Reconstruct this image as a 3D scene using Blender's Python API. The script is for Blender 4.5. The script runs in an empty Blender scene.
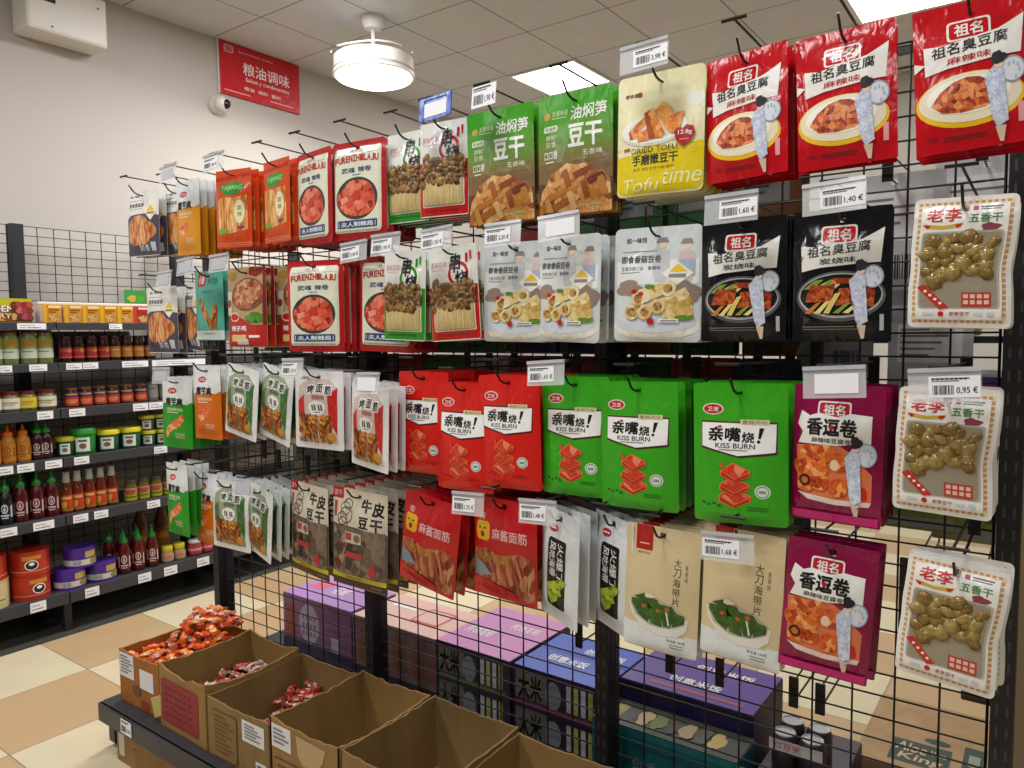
import bpy, bmesh, math, random
from mathutils import Vector, Matrix
import numpy as np
C = bpy.context.scene.collection
PI = math.pi
R = math.radians

# ------------------------------------------------------------------ survey constants (camera and shop grid)
F_PX, YAW, PITCH, ROLL = 747.7, 0.6282, -0.0681, -0.0091
CAM_H = 1.515
D = 1.765            # mesh plane of the gondola
HL = 0.33            # hook reach to the first bag
def basis():
    cy, sy, cp, sp = math.cos(YAW), math.sin(YAW), math.cos(PITCH), math.sin(PITCH)
    f = np.array([-sy*cp, cy*cp, sp]); r = np.array([cy, sy, 0]); u = np.cross(r, f)
    cr, sr = math.cos(ROLL), math.sin(ROLL)
    return cr*r+sr*u, -sr*r+cr*u, f
BR, BU, BF = basis()

# ------------------------------------------------------------------ materials
def lin(h):
    h = h.lstrip('#')
    v = [int(h[i:i+2], 16)/255 for i in (0, 2, 4)]
    return tuple((c/12.92 if c <= .04045 else ((c+.055)/1.055)**2.4) for c in v) + (1,)
_M = {}
def mat(hexc, rough=.4, metal=0, emit=0, alpha=1, coat=0, trans=0):
    key = (hexc, rough, metal, emit, alpha, coat, trans)
    if key in _M: return _M[key]
    m = bpy.data.materials.new('surface_'+hexc.strip('#')); m.use_nodes = True
    b = m.node_tree.nodes['Principled BSDF']
    b.inputs['Base Color'].default_value = lin(hexc)
    b.inputs['Roughness'].default_value = rough
    b.inputs['Metallic'].default_value = metal
    if emit:
        b.inputs['Emission Color'].default_value = lin(hexc); b.inputs['Emission Strength'].default_value = emit
    if alpha < 1: b.inputs['Alpha'].default_value = alpha
    if coat:
        b.inputs['Coat Weight'].default_value = coat; b.inputs['Coat Roughness'].default_value = .12
    if trans: b.inputs['Transmission Weight'].default_value = trans
    if rough <= .31 and not emit and alpha == 1 and metal < .3: crinkle(m)
    _M[key] = m
    return m
def crinkle(m, scale=26, strength=.5):
    """the slight unevenness of thin packing film"""
    n, l = m.node_tree.nodes, m.node_tree.links; b = n['Principled BSDF']
    tc = n.new('ShaderNodeTexCoord'); mp = n.new('ShaderNodeMapping'); mp.inputs['Scale'].default_value = (1.25, 1, .75)
    t = n.new('ShaderNodeTexNoise'); t.inputs['Scale'].default_value = scale; t.inputs['Detail'].default_value = 2.5; t.inputs['Distortion'].default_value = .6
    bp = n.new('ShaderNodeBump'); bp.inputs['Strength'].default_value = strength; bp.inputs['Distance'].default_value = .006
    l.new(tc.outputs['Object'], mp.inputs['Vector']); l.new(mp.outputs['Vector'], t.inputs['Vector']); l.new(t.outputs['Fac'], bp.inputs['Height']); l.new(bp.outputs['Normal'], b.inputs['Normal'])
def nodes(m):
    return m.node_tree.nodes, m.node_tree.links
def food(name, cols, scale, rough=.35, stretch=(1, 1, 1), kind='voronoi', bump=.4):
    key = ('food', name)
    if key in _M: return _M[key]
    m = bpy.data.materials.new(name); m.use_nodes = True
    n, l = nodes(m); b = n['Principled BSDF']
    tc = n.new('ShaderNodeTexCoord'); mp = n.new('ShaderNodeMapping'); mp.inputs['Scale'].default_value = stretch
    l.new(tc.outputs['Object'], mp.inputs['Vector'])
    if kind == 'voronoi':
        t = n.new('ShaderNodeTexVoronoi'); t.inputs['Scale'].default_value = scale; out = t.outputs['Color']
        sep = n.new('ShaderNodeSeparateColor'); l.new(out, sep.inputs['Color']); fac = sep.outputs[0]
    else:
        t = n.new('ShaderNodeTexNoise'); t.inputs['Scale'].default_value = scale; t.inputs['Detail'].default_value = 3
        fac = t.outputs['Fac']
    l.new(mp.outputs['Vector'], t.inputs['Vector'])
    t2 = n.new('ShaderNodeTexNoise'); t2.inputs['Scale'].default_value = scale*2.2; t2.inputs['Detail'].default_value = 2
    l.new(mp.outputs['Vector'], t2.inputs['Vector'])
    mx = n.new('ShaderNodeMath'); mx.operation = 'MULTIPLY_ADD'; mx.inputs[1].default_value = .55
    l.new(fac, mx.inputs[0])
    m2 = n.new('ShaderNodeMath'); m2.operation = 'MULTIPLY'; m2.inputs[1].default_value = .5
    l.new(t2.outputs['Fac'], m2.inputs[0]); l.new(m2.outputs[0], mx.inputs[2])
    rp = n.new('ShaderNodeValToRGB'); l.new(mx.outputs[0], rp.inputs['Fac'])
    e = rp.color_ramp.elements
    while len(e) < len(cols): e.new(.5)
    for i, c in enumerate(cols):
        e[i].position = .18+.62*i/max(1, len(cols)-1); e[i].color = lin(c)
    l.new(rp.outputs['Color'], b.inputs['Base Color'])
    b.inputs['Roughness'].default_value = rough
    crinkle(m)
    _M[key] = m
    return m

WHITE = mat('#f1f0ea', .28); BLACK = mat('#141214', .3); RED = mat('#c4121c', .28)
STEEL = mat('#2b2a2d', .45, .2); WIRE = mat('#1d1c1e', .4, .3); CLEAR = mat('#e6e8ea', .15, alpha=.38)
PAPER = mat('#eeeef2', .6); INK = mat('#2a2a30', .6); GREYINK = mat('#77777c', .6)

# ------------------------------------------------------------------ object helpers
def link(o, parent=None):
    C.objects.link(o)
    if parent: o.parent = parent
    return o
def tag(o, label, cat, group=None, kind=None):
    o['label'] = label; o['category'] = cat
    if group: o['group'] = group
    if kind: o['kind'] = kind
    return o
def struct(o):
    o['kind'] = 'structure'; return o
def empty(name, loc, rz=0):
    o = bpy.data.objects.new(name, None); o.location = loc; o.rotation_euler.z = rz; o.empty_display_size = .02
    return link(o)
def copy_tree(o, parent=None):
    c = o.copy(); C.objects.link(c)
    for k in ('label', 'category', 'group'):
        if parent is None and k in c: del c[k]
    if parent: c.parent = parent
    for ch in list(o.children): copy_tree(ch, c)
    return c

class MB:
    """collects shapes with materials, then links them as one mesh object"""
    def __init__(s): s.v = []; s.f = []; s.m = []; s.mats = []; s.sm = []
    def mi(s, m):
        if m not in s.mats: s.mats.append(m)
        return s.mats.index(m)
    def add(s, vs, fs, m, smooth=False):
        o = len(s.v); s.v += [tuple(v) for v in vs]; k = s.mi(m)
        for f in fs: s.f.append(tuple(i+o for i in f)); s.m.append(k); s.sm.append(smooth)
        return s
    def box(s, x0, y0, z0, x1, y1, z1, m, M=None, bev=0):
        if bev:
            bm = bmesh.new(); bmesh.ops.create_cube(bm, size=1)
            bmesh.ops.scale(bm, vec=(x1-x0, y1-y0, z1-z0), verts=bm.verts)
            bmesh.ops.translate(bm, vec=((x0+x1)/2, (y0+y1)/2, (z0+z1)/2), verts=bm.verts)
            bmesh.ops.bevel(bm, geom=bm.edges[:], offset=bev, segments=2, affect='EDGES', profile=.5)
            return s.bm(bm, m, M)
        v = [(x0,y0,z0),(x1,y0,z0),(x1,y1,z0),(x0,y1,z0),(x0,y0,z1),(x1,y0,z1),(x1,y1,z1),(x0,y1,z1)]
        if M: v = [M @ Vector(p) for p in v]
        return s.add(v, [(3,2,1,0),(4,5,6,7),(0,1,5,4),(1,2,6,5),(2,3,7,6),(3,0,4,7)], m)
    def bm(s, bm, m, M=None, smooth=False):
        bm.verts.index_update()
        v = [(M @ a.co) if M else a.co.copy() for a in bm.verts]
        s.add(v, [[a.index for a in f.verts] for f in bm.faces], m, smooth); bm.free(); return s
    def tube(s, pts, r, m, n=6):
        pts = [Vector(p) for p in pts]; rings = []; a = None
        for i, p in enumerate(pts):
            d = (pts[min(i+1, len(pts)-1)]-pts[max(i-1, 0)]).normalized()
            if a is None:
                a = d.orthogonal().normalized()
            else:
                a = (a - d*a.dot(d)).normalized()
            b = d.cross(a)
            rings.append([p+(a*math.cos(2*PI*k/n)+b*math.sin(2*PI*k/n))*r for k in range(n)])
        v = [q for rg in rings for q in rg]; f = []
        for i in range(len(pts)-1):
            for k in range(n):
                f.append((i*n+k, i*n+(k+1) % n, (i+1)*n+(k+1) % n, (i+1)*n+k))
        f.append(tuple(range(n))[::-1]); f.append(tuple((len(pts)-1)*n+k for k in range(n)))
        return s.add(v, f, m, True)
    def lathe(s, prof, m, n=24, cx=0, cy=0, sx=1, sy=1, cap=True):
        v = []; f = []
        for (r, z) in prof:
            for k in range(n):
                v.append((cx+r*math.cos(2*PI*k/n)*sx, cy+r*math.sin(2*PI*k/n)*sy, z))
        for i in range(len(prof)-1):
            for k in range(n):
                f.append((i*n+k, i*n+(k+1) % n, (i+1)*n+(k+1) % n, (i+1)*n+k))
        if cap:
            f.append(tuple(range(n))[::-1]); f.append(tuple((len(prof)-1)*n+k for k in range(n)))
        return s.add(v, f, m, True)
    def build(s, name, parent=None, loc=None, sharp=40):
        me = bpy.data.meshes.new(name); me.from_pydata(s.v, [], s.f)
        for m in s.mats: me.materials.append(m)
        me.polygons.foreach_set('material_index', s.m); me.polygons.foreach_set('use_smooth', s.sm)
        me.update()
        if any(s.sm): me.set_sharp_from_angle(angle=R(sharp))
        o = bpy.data.objects.new(name, me)
        if loc: o.location = loc
        return link(o, parent)

# ------------------------------------------------------------------ lettering
_T = {}
def glyphs(s):
    """outline mesh of a string, scaled to the unit square, with its true width and height in ems"""
    if s in _T: return _T[s]
    cu = bpy.data.curves.new('lettering', 'FONT'); cu.body = s; cu.size = 1; cu.resolution_u = 3
    o = bpy.data.objects.new('lettering', cu); C.objects.link(o)
    dg = bpy.context.evaluated_depsgraph_get()
    me = bpy.data.meshes.new_from_object(o.evaluated_get(dg))
    v = np.array([(a.co.x, a.co.y) for a in me.vertices]); f = [tuple(p.vertices) for p in me.polygons]
    bpy.data.objects.remove(o); bpy.data.curves.remove(cu); bpy.data.meshes.remove(me)
    lo, hi = v.min(0), v.max(0); d = np.maximum(hi-lo, 1e-6)
    _T[s] = ((v-lo)/d, f, d); return _T[s]

# ------------------------------------------------------------------ flat artwork in (u right, v down) fractions of a panel
def poly(pts, m): return ('f', [tuple(p) for p in pts], [tuple(range(len(pts)))], m)
def rect(u0, v0, u1, v1, m, s=0): return poly([(u0, v0), (u0, v1), (u1, v1+s*(u1-u0)), (u1, v0+s*(u1-u0))], m)
def ell(cu, cv, ru, rv, m, n=30, a0=0, a1=2*PI):
    return poly([(cu+ru*math.cos(a0+(a1-a0)*k/n), cv-rv*math.sin(a0+(a1-a0)*k/n)) for k in range(n+(a1-a0 < 6))], m)
def blob(cu, cv, ru, rv, m, seed=1, n=26, amp=.12):
    rd = random.Random(seed); ph = [rd.random()*6.28 for _ in range(3)]
    pts = []
    for k in range(n):
        a = 2*PI*k/n; q = 1+amp*(math.sin(3*a+ph[0])+.6*math.sin(5*a+ph[1])+.4*math.sin(8*a+ph[2]))
        pts.append((cu+ru*q*math.cos(a), cv-rv*q*math.sin(a)))
    return poly(pts, m)
def rrect(u0, v0, u1, v1, r, m, asp=1.0, s=0):
    """r in u units; asp = panel width / height"""
    pts = []; rv = r*asp
    for (cu, cv, a) in ((u1-r, v0+rv, 0), (u0+r, v0+rv, 90), (u0+r, v1-rv, 180), (u1-r, v1-rv, 270)):
        for k in range(5):
            t = R(a+k*22.5); pu = cu+r*math.cos(t); pts.append((pu, cv-rv*math.sin(t)+s*(pu-u0)))
    return poly(pts, m)
def ring(cu, cv, ru, rv, w, m, n=28, asp=1.0):
    v = []; f = []
    for k in range(n):
        a = 2*PI*k/n; c, q = math.cos(a), math.sin(a)
        v += [(cu+ru*c, cv-rv*q), (cu+(ru-w)*c, cv-(rv-w*asp)*q)]
    for k in range(n):
        a, b = 2*k, 2*((k+1) % n); f.append((a, b, b+1, a+1))
    return ('f', v, f, m)
def text(st, u0, v0, u1, v1, m, bold=0.0, s=0, k=0):
    """fits the lettering to a box; s = slope, k = lean; bold lettering is struck several times slightly apart"""
    g, f, d = glyphs(st); out = []
    q = max(0, bold)*.62; sh = [(0, 0)] if q <= 0 else [(-q, -q), (q, -q), (q, q), (-q, q)]
    ex, ey = q/d[0], q/d[1]
    for i, (dx, dy) in enumerate(sh):
        pts = []
        for x, y in g:
            x = (x+dx/d[0]+ex)/(1+2*ex); y = (y+dy/d[1]+ey)/(1+2*ey)
            u = u0+x*(u1-u0)+k*y*(u1-u0); pts.append((u, v1-y*(v1-v0)+s*(u-u0)))
        out.append(('f', pts, f, m, .12*i))
    return out
def vtext(st, u0, v0, u1, v1, m, bold=0.0):
    n = len(st); h = (v1-v0)/n
    return [text(c, u0, v0+i*h+h*.06, u1, v0+(i+1)*h-h*.06, m, bold) for i, c in enumerate(st)]
def rtext(st, u0, v0, u1, v1, m, bold=0.0):
    """lettering turned a quarter to read downwards"""
    g, f, d = glyphs(st); q = bold*.62
    return [('f', [(u0+(y+b/d[1])*(u1-u0), v0+(x+a/d[0])*(v1-v0)) for x, y in g], f, m, .12*i) for i, (a, b) in enumerate([(-q, -q), (q, -q), (q, q), (-q, q)] if q else [(0, 0)])]
def barcode(u0, v0, u1, v1, m, n=14, seed=3):
    rd = random.Random(seed); v = []; f = []; x = u0; st = (u1-u0)/n
    for i in range(n):
        w = st*rd.choice((.3, .5, .7)); o = len(v)
        v += [(x, v0), (x, v1), (x+w, v1), (x+w, v0)]; f.append((o, o+1, o+2, o+3)); x += st
    return ('f', v, f, m)
def lumps(region, n, size, mats, seed=1, squash=.5, long=1.0):
    return ('lumps', region, n, size, mats, seed, squash, long)
def flat(ops):
    out = []
    for o in ops:
        if isinstance(o, list): out += flat(o)
        else: out.append(o)
    return out
def boxes_of(op):
    a = np.array(op[1]); return a.min(0), a.max(0)
def layers(ops, base=1):
    """each shape lies just above whatever earlier shape it overlaps"""
    res = []
    for op in ops:
        if op[0] == 'lumps': res.append(1); continue
        if len(op) > 4 and op[4] > 0: res.append(math.floor(res[-1])+op[4]); continue
        lo, hi = boxes_of(op); L = base
        for (o2, l2) in zip(ops, res):
            if o2[0] == 'lumps': continue
            a, b = boxes_of(o2)
            if (a < hi).all() and (b > lo).all(): L = max(L, math.floor(l2)+1)
        res.append(L)
    return res

def punch(bm, hole):
    """cuts the rectangular hang hole (x0, x1, z0, z1) out of a flat sheet"""
    for ax, q in ((0, hole[0]), (0, hole[1]), (2, hole[2]), (2, hole[3])):
        co = [0, 0, 0]; no = [0, 0, 0]; co[ax] = q; no[ax] = 1
        near = [f for f in bm.faces if all(abs(c) < .04 for c in (f.calc_center_median().x, f.calc_center_median().z))]
        ge = set(near)
        for f in near: ge.update(f.edges); ge.update(f.verts)
        bmesh.ops.bisect_plane(bm, geom=list(ge), dist=1e-7, plane_co=co, plane_no=no)
    dead = []
    for f in bm.faces:
        c = f.calc_center_median()
        if hole[0] < c.x < hole[1] and hole[2] < c.z < hole[3]: dead.append(f)
    bmesh.ops.delete(bm, geom=dead, context='FACES')
HANG = (-.0065, .0065, -.0075, .0055)
def art_mesh(name, ops, lays, w, h, F, eps, cell, top=0.0, parent=None, hole=None):
    """conforms flat artwork to the surface y = -F(x, z); one mesh per printed part"""
    mb = MB(); bm = bmesh.new(); mats = []
    for op, L in zip(ops, lays):
        if op[0] == 'lumps': continue
        pts, fs, m = op[1:4]
        if m not in mats: mats.append(m)
        vs = [bm.verts.new(((u-.5)*w, L, top-v*h)) for u, v in pts]
        for f in fs:
            try: fc = bm.faces.new([vs[i] for i in f])
            except ValueError: continue
            fc.material_index = mats.index(m)
    bmesh.ops.triangulate(bm, faces=[f for f in bm.faces if len(f.verts) > 4])
    if cell:
        for ax, n0, n1 in ((0, -w/2, w/2), (2, top-h, top)):
            k = int((n1-n0)/cell)
            for i in range(1, k+1):
                co = [0, 0, 0]; no = [0, 0, 0]; co[ax] = n0+i*(n1-n0)/(k+1); no[ax] = 1
                bmesh.ops.bisect_plane(bm, geom=bm.verts[:]+bm.edges[:]+bm.faces[:], dist=1e-7, plane_co=co, plane_no=no)
    if hole: punch(bm, hole)
    for v in bm.verts:
        v.co.y = -(F(v.co.x, v.co.z)+eps*v.co.y)
    for f in bm.faces:
        f.normal_update()
        if f.normal.y > 0: f.normal_flip()
    bm.verts.index_update()
    mb.mats = mats; mb.v = [tuple(v.co) for v in bm.verts]
    for f in bm.faces:
        mb.f.append(tuple(v.index for v in f.verts)); mb.m.append(f.material_index); mb.sm.append(True)
    bm.free()
    for op in ops:
        if op[0] != 'lumps': continue
        _, (u0, v0, u1, v1), n, size, lm, seed, squash, lng = op
        rd = random.Random(seed)
        cols = max(1, round(math.sqrt(n*(u1-u0)*w/((v1-v0)*h)))); rows = math.ceil(n/cols)
        for i in range(n):
            cu = u0+(u1-u0)*((i % cols)+.5+rd.uniform(-.42, .42))/cols; cv = v0+(v1-v0)*((i//cols)+.5+rd.uniform(-.45, .45))/rows
            x, z = (cu-.5)*w, top-cv*h
            b = bmesh.new(); bmesh.ops.create_icosphere(b, subdivisions=2, radius=1)
            for v in b.verts: v.co *= 1+.16*math.sin(v.co.x*4+i)*math.cos(v.co.z*5+2*i)
            q = size*rd.uniform(.75, 1.2)
            M = Matrix.Translation((x, -F(x, z)-.001, z)) @ Matrix.Rotation(rd.uniform(-1.2, 1.2)+(PI/2 if lng < 0 else 0), 4, 'Y') @ Matrix.Diagonal((q*abs(lng), q*squash, q*rd.uniform(.6, .9), 1))
            mb.bm(b, rd.choice(lm), M, True)
    return mb.build(name, parent, sharp=180)

# ------------------------------------------------------------------ pouches
HOLE = .017
class Pouch: pass
def sstep(a, b, x):
    t = min(1, max(0, (x-a)/(b-a))); return t*t*(3-2*t)
def pouch(name, w, h, d, base, art, shape='pillow', corner=.006, back=None, rough=.28, seed=1, wr=.0012, coat=0, cell=.0105, waist=0):
    """a hanging bag: body mesh (front, back, sealed rim) with its printed parts as children; origin at the hang hole"""
    rd = random.Random(seed)
    waves = [(rd.uniform(-1, 1)*80, rd.uniform(-1, 1)*70, rd.uniform(0, 6.3), rd.uniform(.4, 1)) for _ in range(5)]
    crease = [(rd.uniform(-.3, .3)*w, rd.uniform(-.5, .5), rd.uniform(.5, 1)) for _ in range(3)]
    def F(x, z):
        u = x/w+.5; v = (HOLE-z)/h
        e = max(0, 1-abs(2*u-1)**3)
        if shape == 'pillow': k = sstep(.06, .34, v)*sstep(1.0, .80, v)
        elif shape == 'doy': k = sstep(.06, .55, v)*(.25+.75*sstep(1.02, .93, v))*.9+.1*sstep(.05, .5, v)
        else: k = sstep(.05, .16, v)*sstep(.99, .90, v); e = sstep(0, .12, min(u, 1-u))
        q = .0006+d*e*k
        mk = min(1, 6*max(0, min(u, 1-u)))*min(1, 8*max(0, min(v, 1-v)))
        s = sum(a*math.sin(kx*x+kz*z+p) for kx, kz, p, a in waves)/3
        c = 0
        for cx, sl, am in crease:
            t = (x-cx-sl*z)/.008
            c += am*math.exp(-t*t)*(1-.6*v)
        return q+mk*(wr*s+wr*.8*c)*(.35+.65*k)
    # outline
    pts = []
    rr = corner
    for (cx, cz, a) in ((w/2-rr, HOLE-rr, 0), (-w/2+rr, HOLE-rr, 90), (-w/2+rr, HOLE-h+rr, 180), (w/2-rr, HOLE-h+rr, 270)):
        for k in range(4):
            t = R(a+30*k); pts.append((cx+rr*math.cos(t), cz+rr*math.sin(t)))
    def bend(x, z):
        v = (HOLE-z)/h
        return x*(1-waist*math.exp(-((v-.55)/.12)**2)) + .0015*math.sin(v*7+seed)
    bm = bmesh.new(); bm.faces.new([bm.verts.new((x, 0, z)) for x, z in pts])
    for ax, n0, n1 in ((0, -w/2, w/2), (2, HOLE-h, HOLE)):
        k = int((n1-n0)/cell)
        for i in range(1, k+1):
            co = [0, 0, 0]; no = [0, 0, 0]; co[ax] = n0+i*(n1-n0)/(k+1); no[ax] = 1
            bmesh.ops.bisect_plane(bm, geom=bm.verts[:]+bm.edges[:]+bm.faces[:], dist=1e-7, plane_co=co, plane_no=no)
    punch(bm, HANG)
    bm.verts.index_update(); n = len(bm.verts)
    mb = MB()
    fv = [(v.co.x, -F(v.co.x, v.co.z), v.co.z) for v in bm.verts]
    bv = [(x, max(.0004, (-y)*.75), z) for x, y, z in fv]
    def fr(f):
        ids = [v.index for v in f.verts]
        f.normal_update()
        return ids if f.normal.y < 0 else ids[::-1]
    ff = [fr(f) for f in bm.faces]
    eds = []
    for e in bm.edges:
        if len(e.link_faces) == 1: eds.append((e.verts[0].index, e.verts[1].index))
    bm.free()
    mb.add(fv+bv, ff, base, True)
    bk = back or base; ki = mb.mi(bk)
    for f in ff: mb.f.append(tuple(i+n for i in f[::-1])); mb.m.append(ki); mb.sm.append(True)
    for a, b in eds: mb.f.append((a, b, b+n, a+n)); mb.m.append(0); mb.sm.append(False)
    root = mb.build(name, sharp=60)
    bm = bmesh.new(); bm.from_mesh(root.data); bmesh.ops.recalc_face_normals(bm, faces=bm.faces); bm.to_mesh(root.data); bm.free()
    allops = []; spans = []
    for pn, ops in art:
        ops = flat(ops); spans.append((pn, len(allops), len(allops)+len(ops))); allops += ops
    ls = layers(allops)
    for pn, a, b in spans:
        art_mesh(pn, allops[a:b], ls[a:b], w, h, F, .0004, cell, HOLE, root, HANG)
    if waist:
        for o in [root]+list(root.children):
            for v in o.data.vertices: v.co.x = bend(v.co.x, v.co.z)
    p = Pouch(); p.root = root; p.d = d; p.w = w; p.h = h; p.used = False; p.name = name
    p.step = d*1.78+.004+2.6*wr+{'vacuum_pack': .008, 'skewer_bag': .005, 'snack_bag': .006}.get(name, 0)
    return p
def put(p, x, y, z, yaw=0, tilt=0, roll=0):
    if not p.used: o = p.root; p.used = True
    else: o = copy_tree(p.root)
    o.location = (x, y, z); o.rotation_euler = (R(tilt), R(roll), R(yaw))
    return o

# ------------------------------------------------------------------ the products
P = {}
G_GRN = '#2c9a1c'
yel = mat('#f2c21c', .35); cream = mat('#efe6c4', .4); dkred = mat('#7d0f18', .4); grn = mat('#2f8f2a', .35)
sauce = food('braised_tofu', ['#5a1406', '#a83a10', '#cc5a20', '#e89a58'], 110)
sauce2 = food('fried_tofu', ['#4a1408', '#93300f', '#a84416', '#c8682e'], 160)
oilst = food('stir_fried_sticks', ['#6e3a14', '#a9682a', '#c98d4a', '#e2b87c'], 70, stretch=(1, 1, .6))
spicy = food('spicy_slices', ['#6a1408', '#c23a20', '#d8553a', '#e98c70'], 60)
noodle = food('shredded_strips', ['#8a4a18', '#c8762a', '#dc9a4a', '#efc98a'], 60, stretch=(3, 1, .5))
meatd = food('skewered_chunks', ['#2e1c08', '#5e4018', '#7d5a28', '#a9824a'], 110)
konjac = food('konjac_strips', ['#b8481a', '#d8662a', '#e8945a', '#f2c09a'], 80)
gluten = food('grilled_gluten', ['#3a1604', '#84400e', '#b46a1c', '#d89a40'], 70, stretch=(1.4, 1, .7))
kelp = food('kelp', ['#12260a', '#28481a', '#3e6420', '#6a8a3a'], 45, kind='noise')
wraps = food('wrapped_pieces', ['#3a2c24', '#5e4e42', '#7a6a5c', '#968676'], 28, kind='noise', rough=.16)
rolls = food('tofu_skin_rolls', ['#a8803a', '#cdae66', '#e2cc8c', '#efe2b4'], 50)
porc = food('blue_white_cloth', ['#eef0f4', '#e6eaf2', '#b4c0dc', '#5a6cac'], 190, kind='noise')
plate = food('stone_plate', ['#cfc6b4', '#e6e0d2', '#f4f2ec'], 40, kind='noise')
herb = mat('#5a8a1e', .4); hair = mat('#17141a', .5); skin = mat('#e6cdb8', .5)
silver = mat('#c9ccd0', .22, .55)

def woman(u=.72, v=.42):
    """the printed lady with a round fan and long patterned sleeve"""
    return [ell(u+.11, v+.1, .105, .085, mat('#dfe6f0', .4)), ring(u+.11, v+.1, .105, .085, .012, mat('#9aa8c4', .4), asp=.7),
            *[rect(u+.105+.055*math.cos(a)-.004, v+.1-.05*math.sin(a)-.003, u+.105+.055*math.cos(a)+.012, v+.1-.05*math.sin(a)+.02, mat('#b4c0d8', .4)) for a in (0, .7, 1.4, 2.1, 5.2)],
            poly([(u-.12, v+.13), (u-.04, v+.06), (u+.04, v+.09), (u+.05, v+.2), (u+.045, v+.33), (u+.07, v+.43), (u-.02, v+.47), (u-.055, v+.42), (u-.03, v+.3), (u-.05, v+.18)], porc),
            poly([(u-.04, v+.46), (u+.05, v+.46), (u+.03, v+.56), (u, v+.56)], skin),
            ell(u, v+.045, .04, .04, skin), blob(u, v+.015, .062, .042, hair, 4)]
def tofu_panel(sub, subm, titm, logo_bg):
    return [('brand_badge', [rrect(.295, .125, .665, .265, .035, WHITE, .7), rrect(.315, .138, .645, .252, .03, logo_bg, .7), text('祖名', .36, .15, .60, .24, WHITE, .03)]),
            ('title_panel', [poly([(.09, .265), (.25, .285), (.5, .26), (.72, .24), (.93, .16), (.88, .28), (.9, .415), (.6, .425), (.3, .44), (.1, .465), (.13, .36)], WHITE)]),
            ('title_lettering', [text('祖名臭豆腐', .16, .285, .80, .365, titm, .02, s=-.06), text(sub, .29, .373, .66, .42, subm, .015, s=-.03)])]
red_pl = mat('#c30f1c', .16)
bowl_red = [('food_picture', [ell(.47, .67, .46, .185, yel), ell(.47, .655, .435, .165, mat('#ece3c6', .35)), ell(.46, .64, .36, .125, mat('#f6f2e4', .35)), poly([(.14, .68), (.22, .60), (.34, .54), (.46, .52), (.56, .53), (.66, .58), (.72, .68), (.6, .74), (.4, .755), (.24, .74)], sauce)]),
            ('painted_figure', woman()),
            ('small_print', [text('臭豆腐', .1, .885, .2, .92, dkred), rect(.25, .9, .62, .912, dkred), rect(.25, .92, .6, .93, dkred), rect(.87, .74, .92, .87, mat('#e8a0a0', .4)), poly([(0.005, .36), (.1, .385), (0.005, .43)], WHITE)])]
P['tofu_red'] = pouch('snack_pouch', .163, .235, .010, red_pl, tofu_panel('麻辣味', RED, BLACK, red_pl)+bowl_red, 'pillow', .003, mat('#b50e1a', .3), .22, 3, .002)
blk_pl = mat('#121214', .15)
bowl_blk = [('food_picture', [ell(.5, .66, .455, .19, mat('#5a5a5e', .3)), ell(.5, .655, .43, .17, mat('#b9b9b4', .3)), ell(.5, .65, .415, .155, BLACK),
             *[poly([(a, .535+.03*i % .06), (a+.1, .53), (a-.02, .60), (a-.12, .60)], mat('#e2d38a' if i % 2 else '#7d9a3a', .4)) for i, a in enumerate((.24, .32, .4, .48))],
             poly([(.2, .57), (.46, .575), (.42, .70), (.14, .70)], sauce2), poly([(.5, .6), (.76, .6), (.8, .71), (.46, .73)], sauce2), poly([(.44, .52), (.68, .53), (.66, .57), (.42, .565)], sauce),
             *[poly([(a, .70+b), (a+.06, .69+b), (a-.06, .79), (a-.12, .785)], mat(c, .4)) for a, b, c in ((.36, 0, '#e8d688'), (.46, -.06, '#dcc86a'), (.56, .02, '#86983a'), (.66, .02, '#e8d688'), (.26, .01, '#c87a2a'))],
             poly([(.78, .6), (.86, .62), (.84, .74), (.76, .74)], sauce)]),
            ('painted_figure', woman()),
            ('small_print', [rect(.12, .885, .66, .893, GREYINK), rect(.12, .905, .7, .911, GREYINK), rect(.9, .8, .94, .92, mat('#b8b8b8', .4)), poly([(.12, .8), (.2, .83), (.13, .88)], mat('#3a3a3e', .3))])]
P['tofu_black'] = pouch('snack_pouch', .163, .235, .010, blk_pl, tofu_panel('炭烧味', BLACK, BLACK, red_pl)+bowl_blk, 'pillow', .003, blk_pl, .2, 5, .002)

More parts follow.
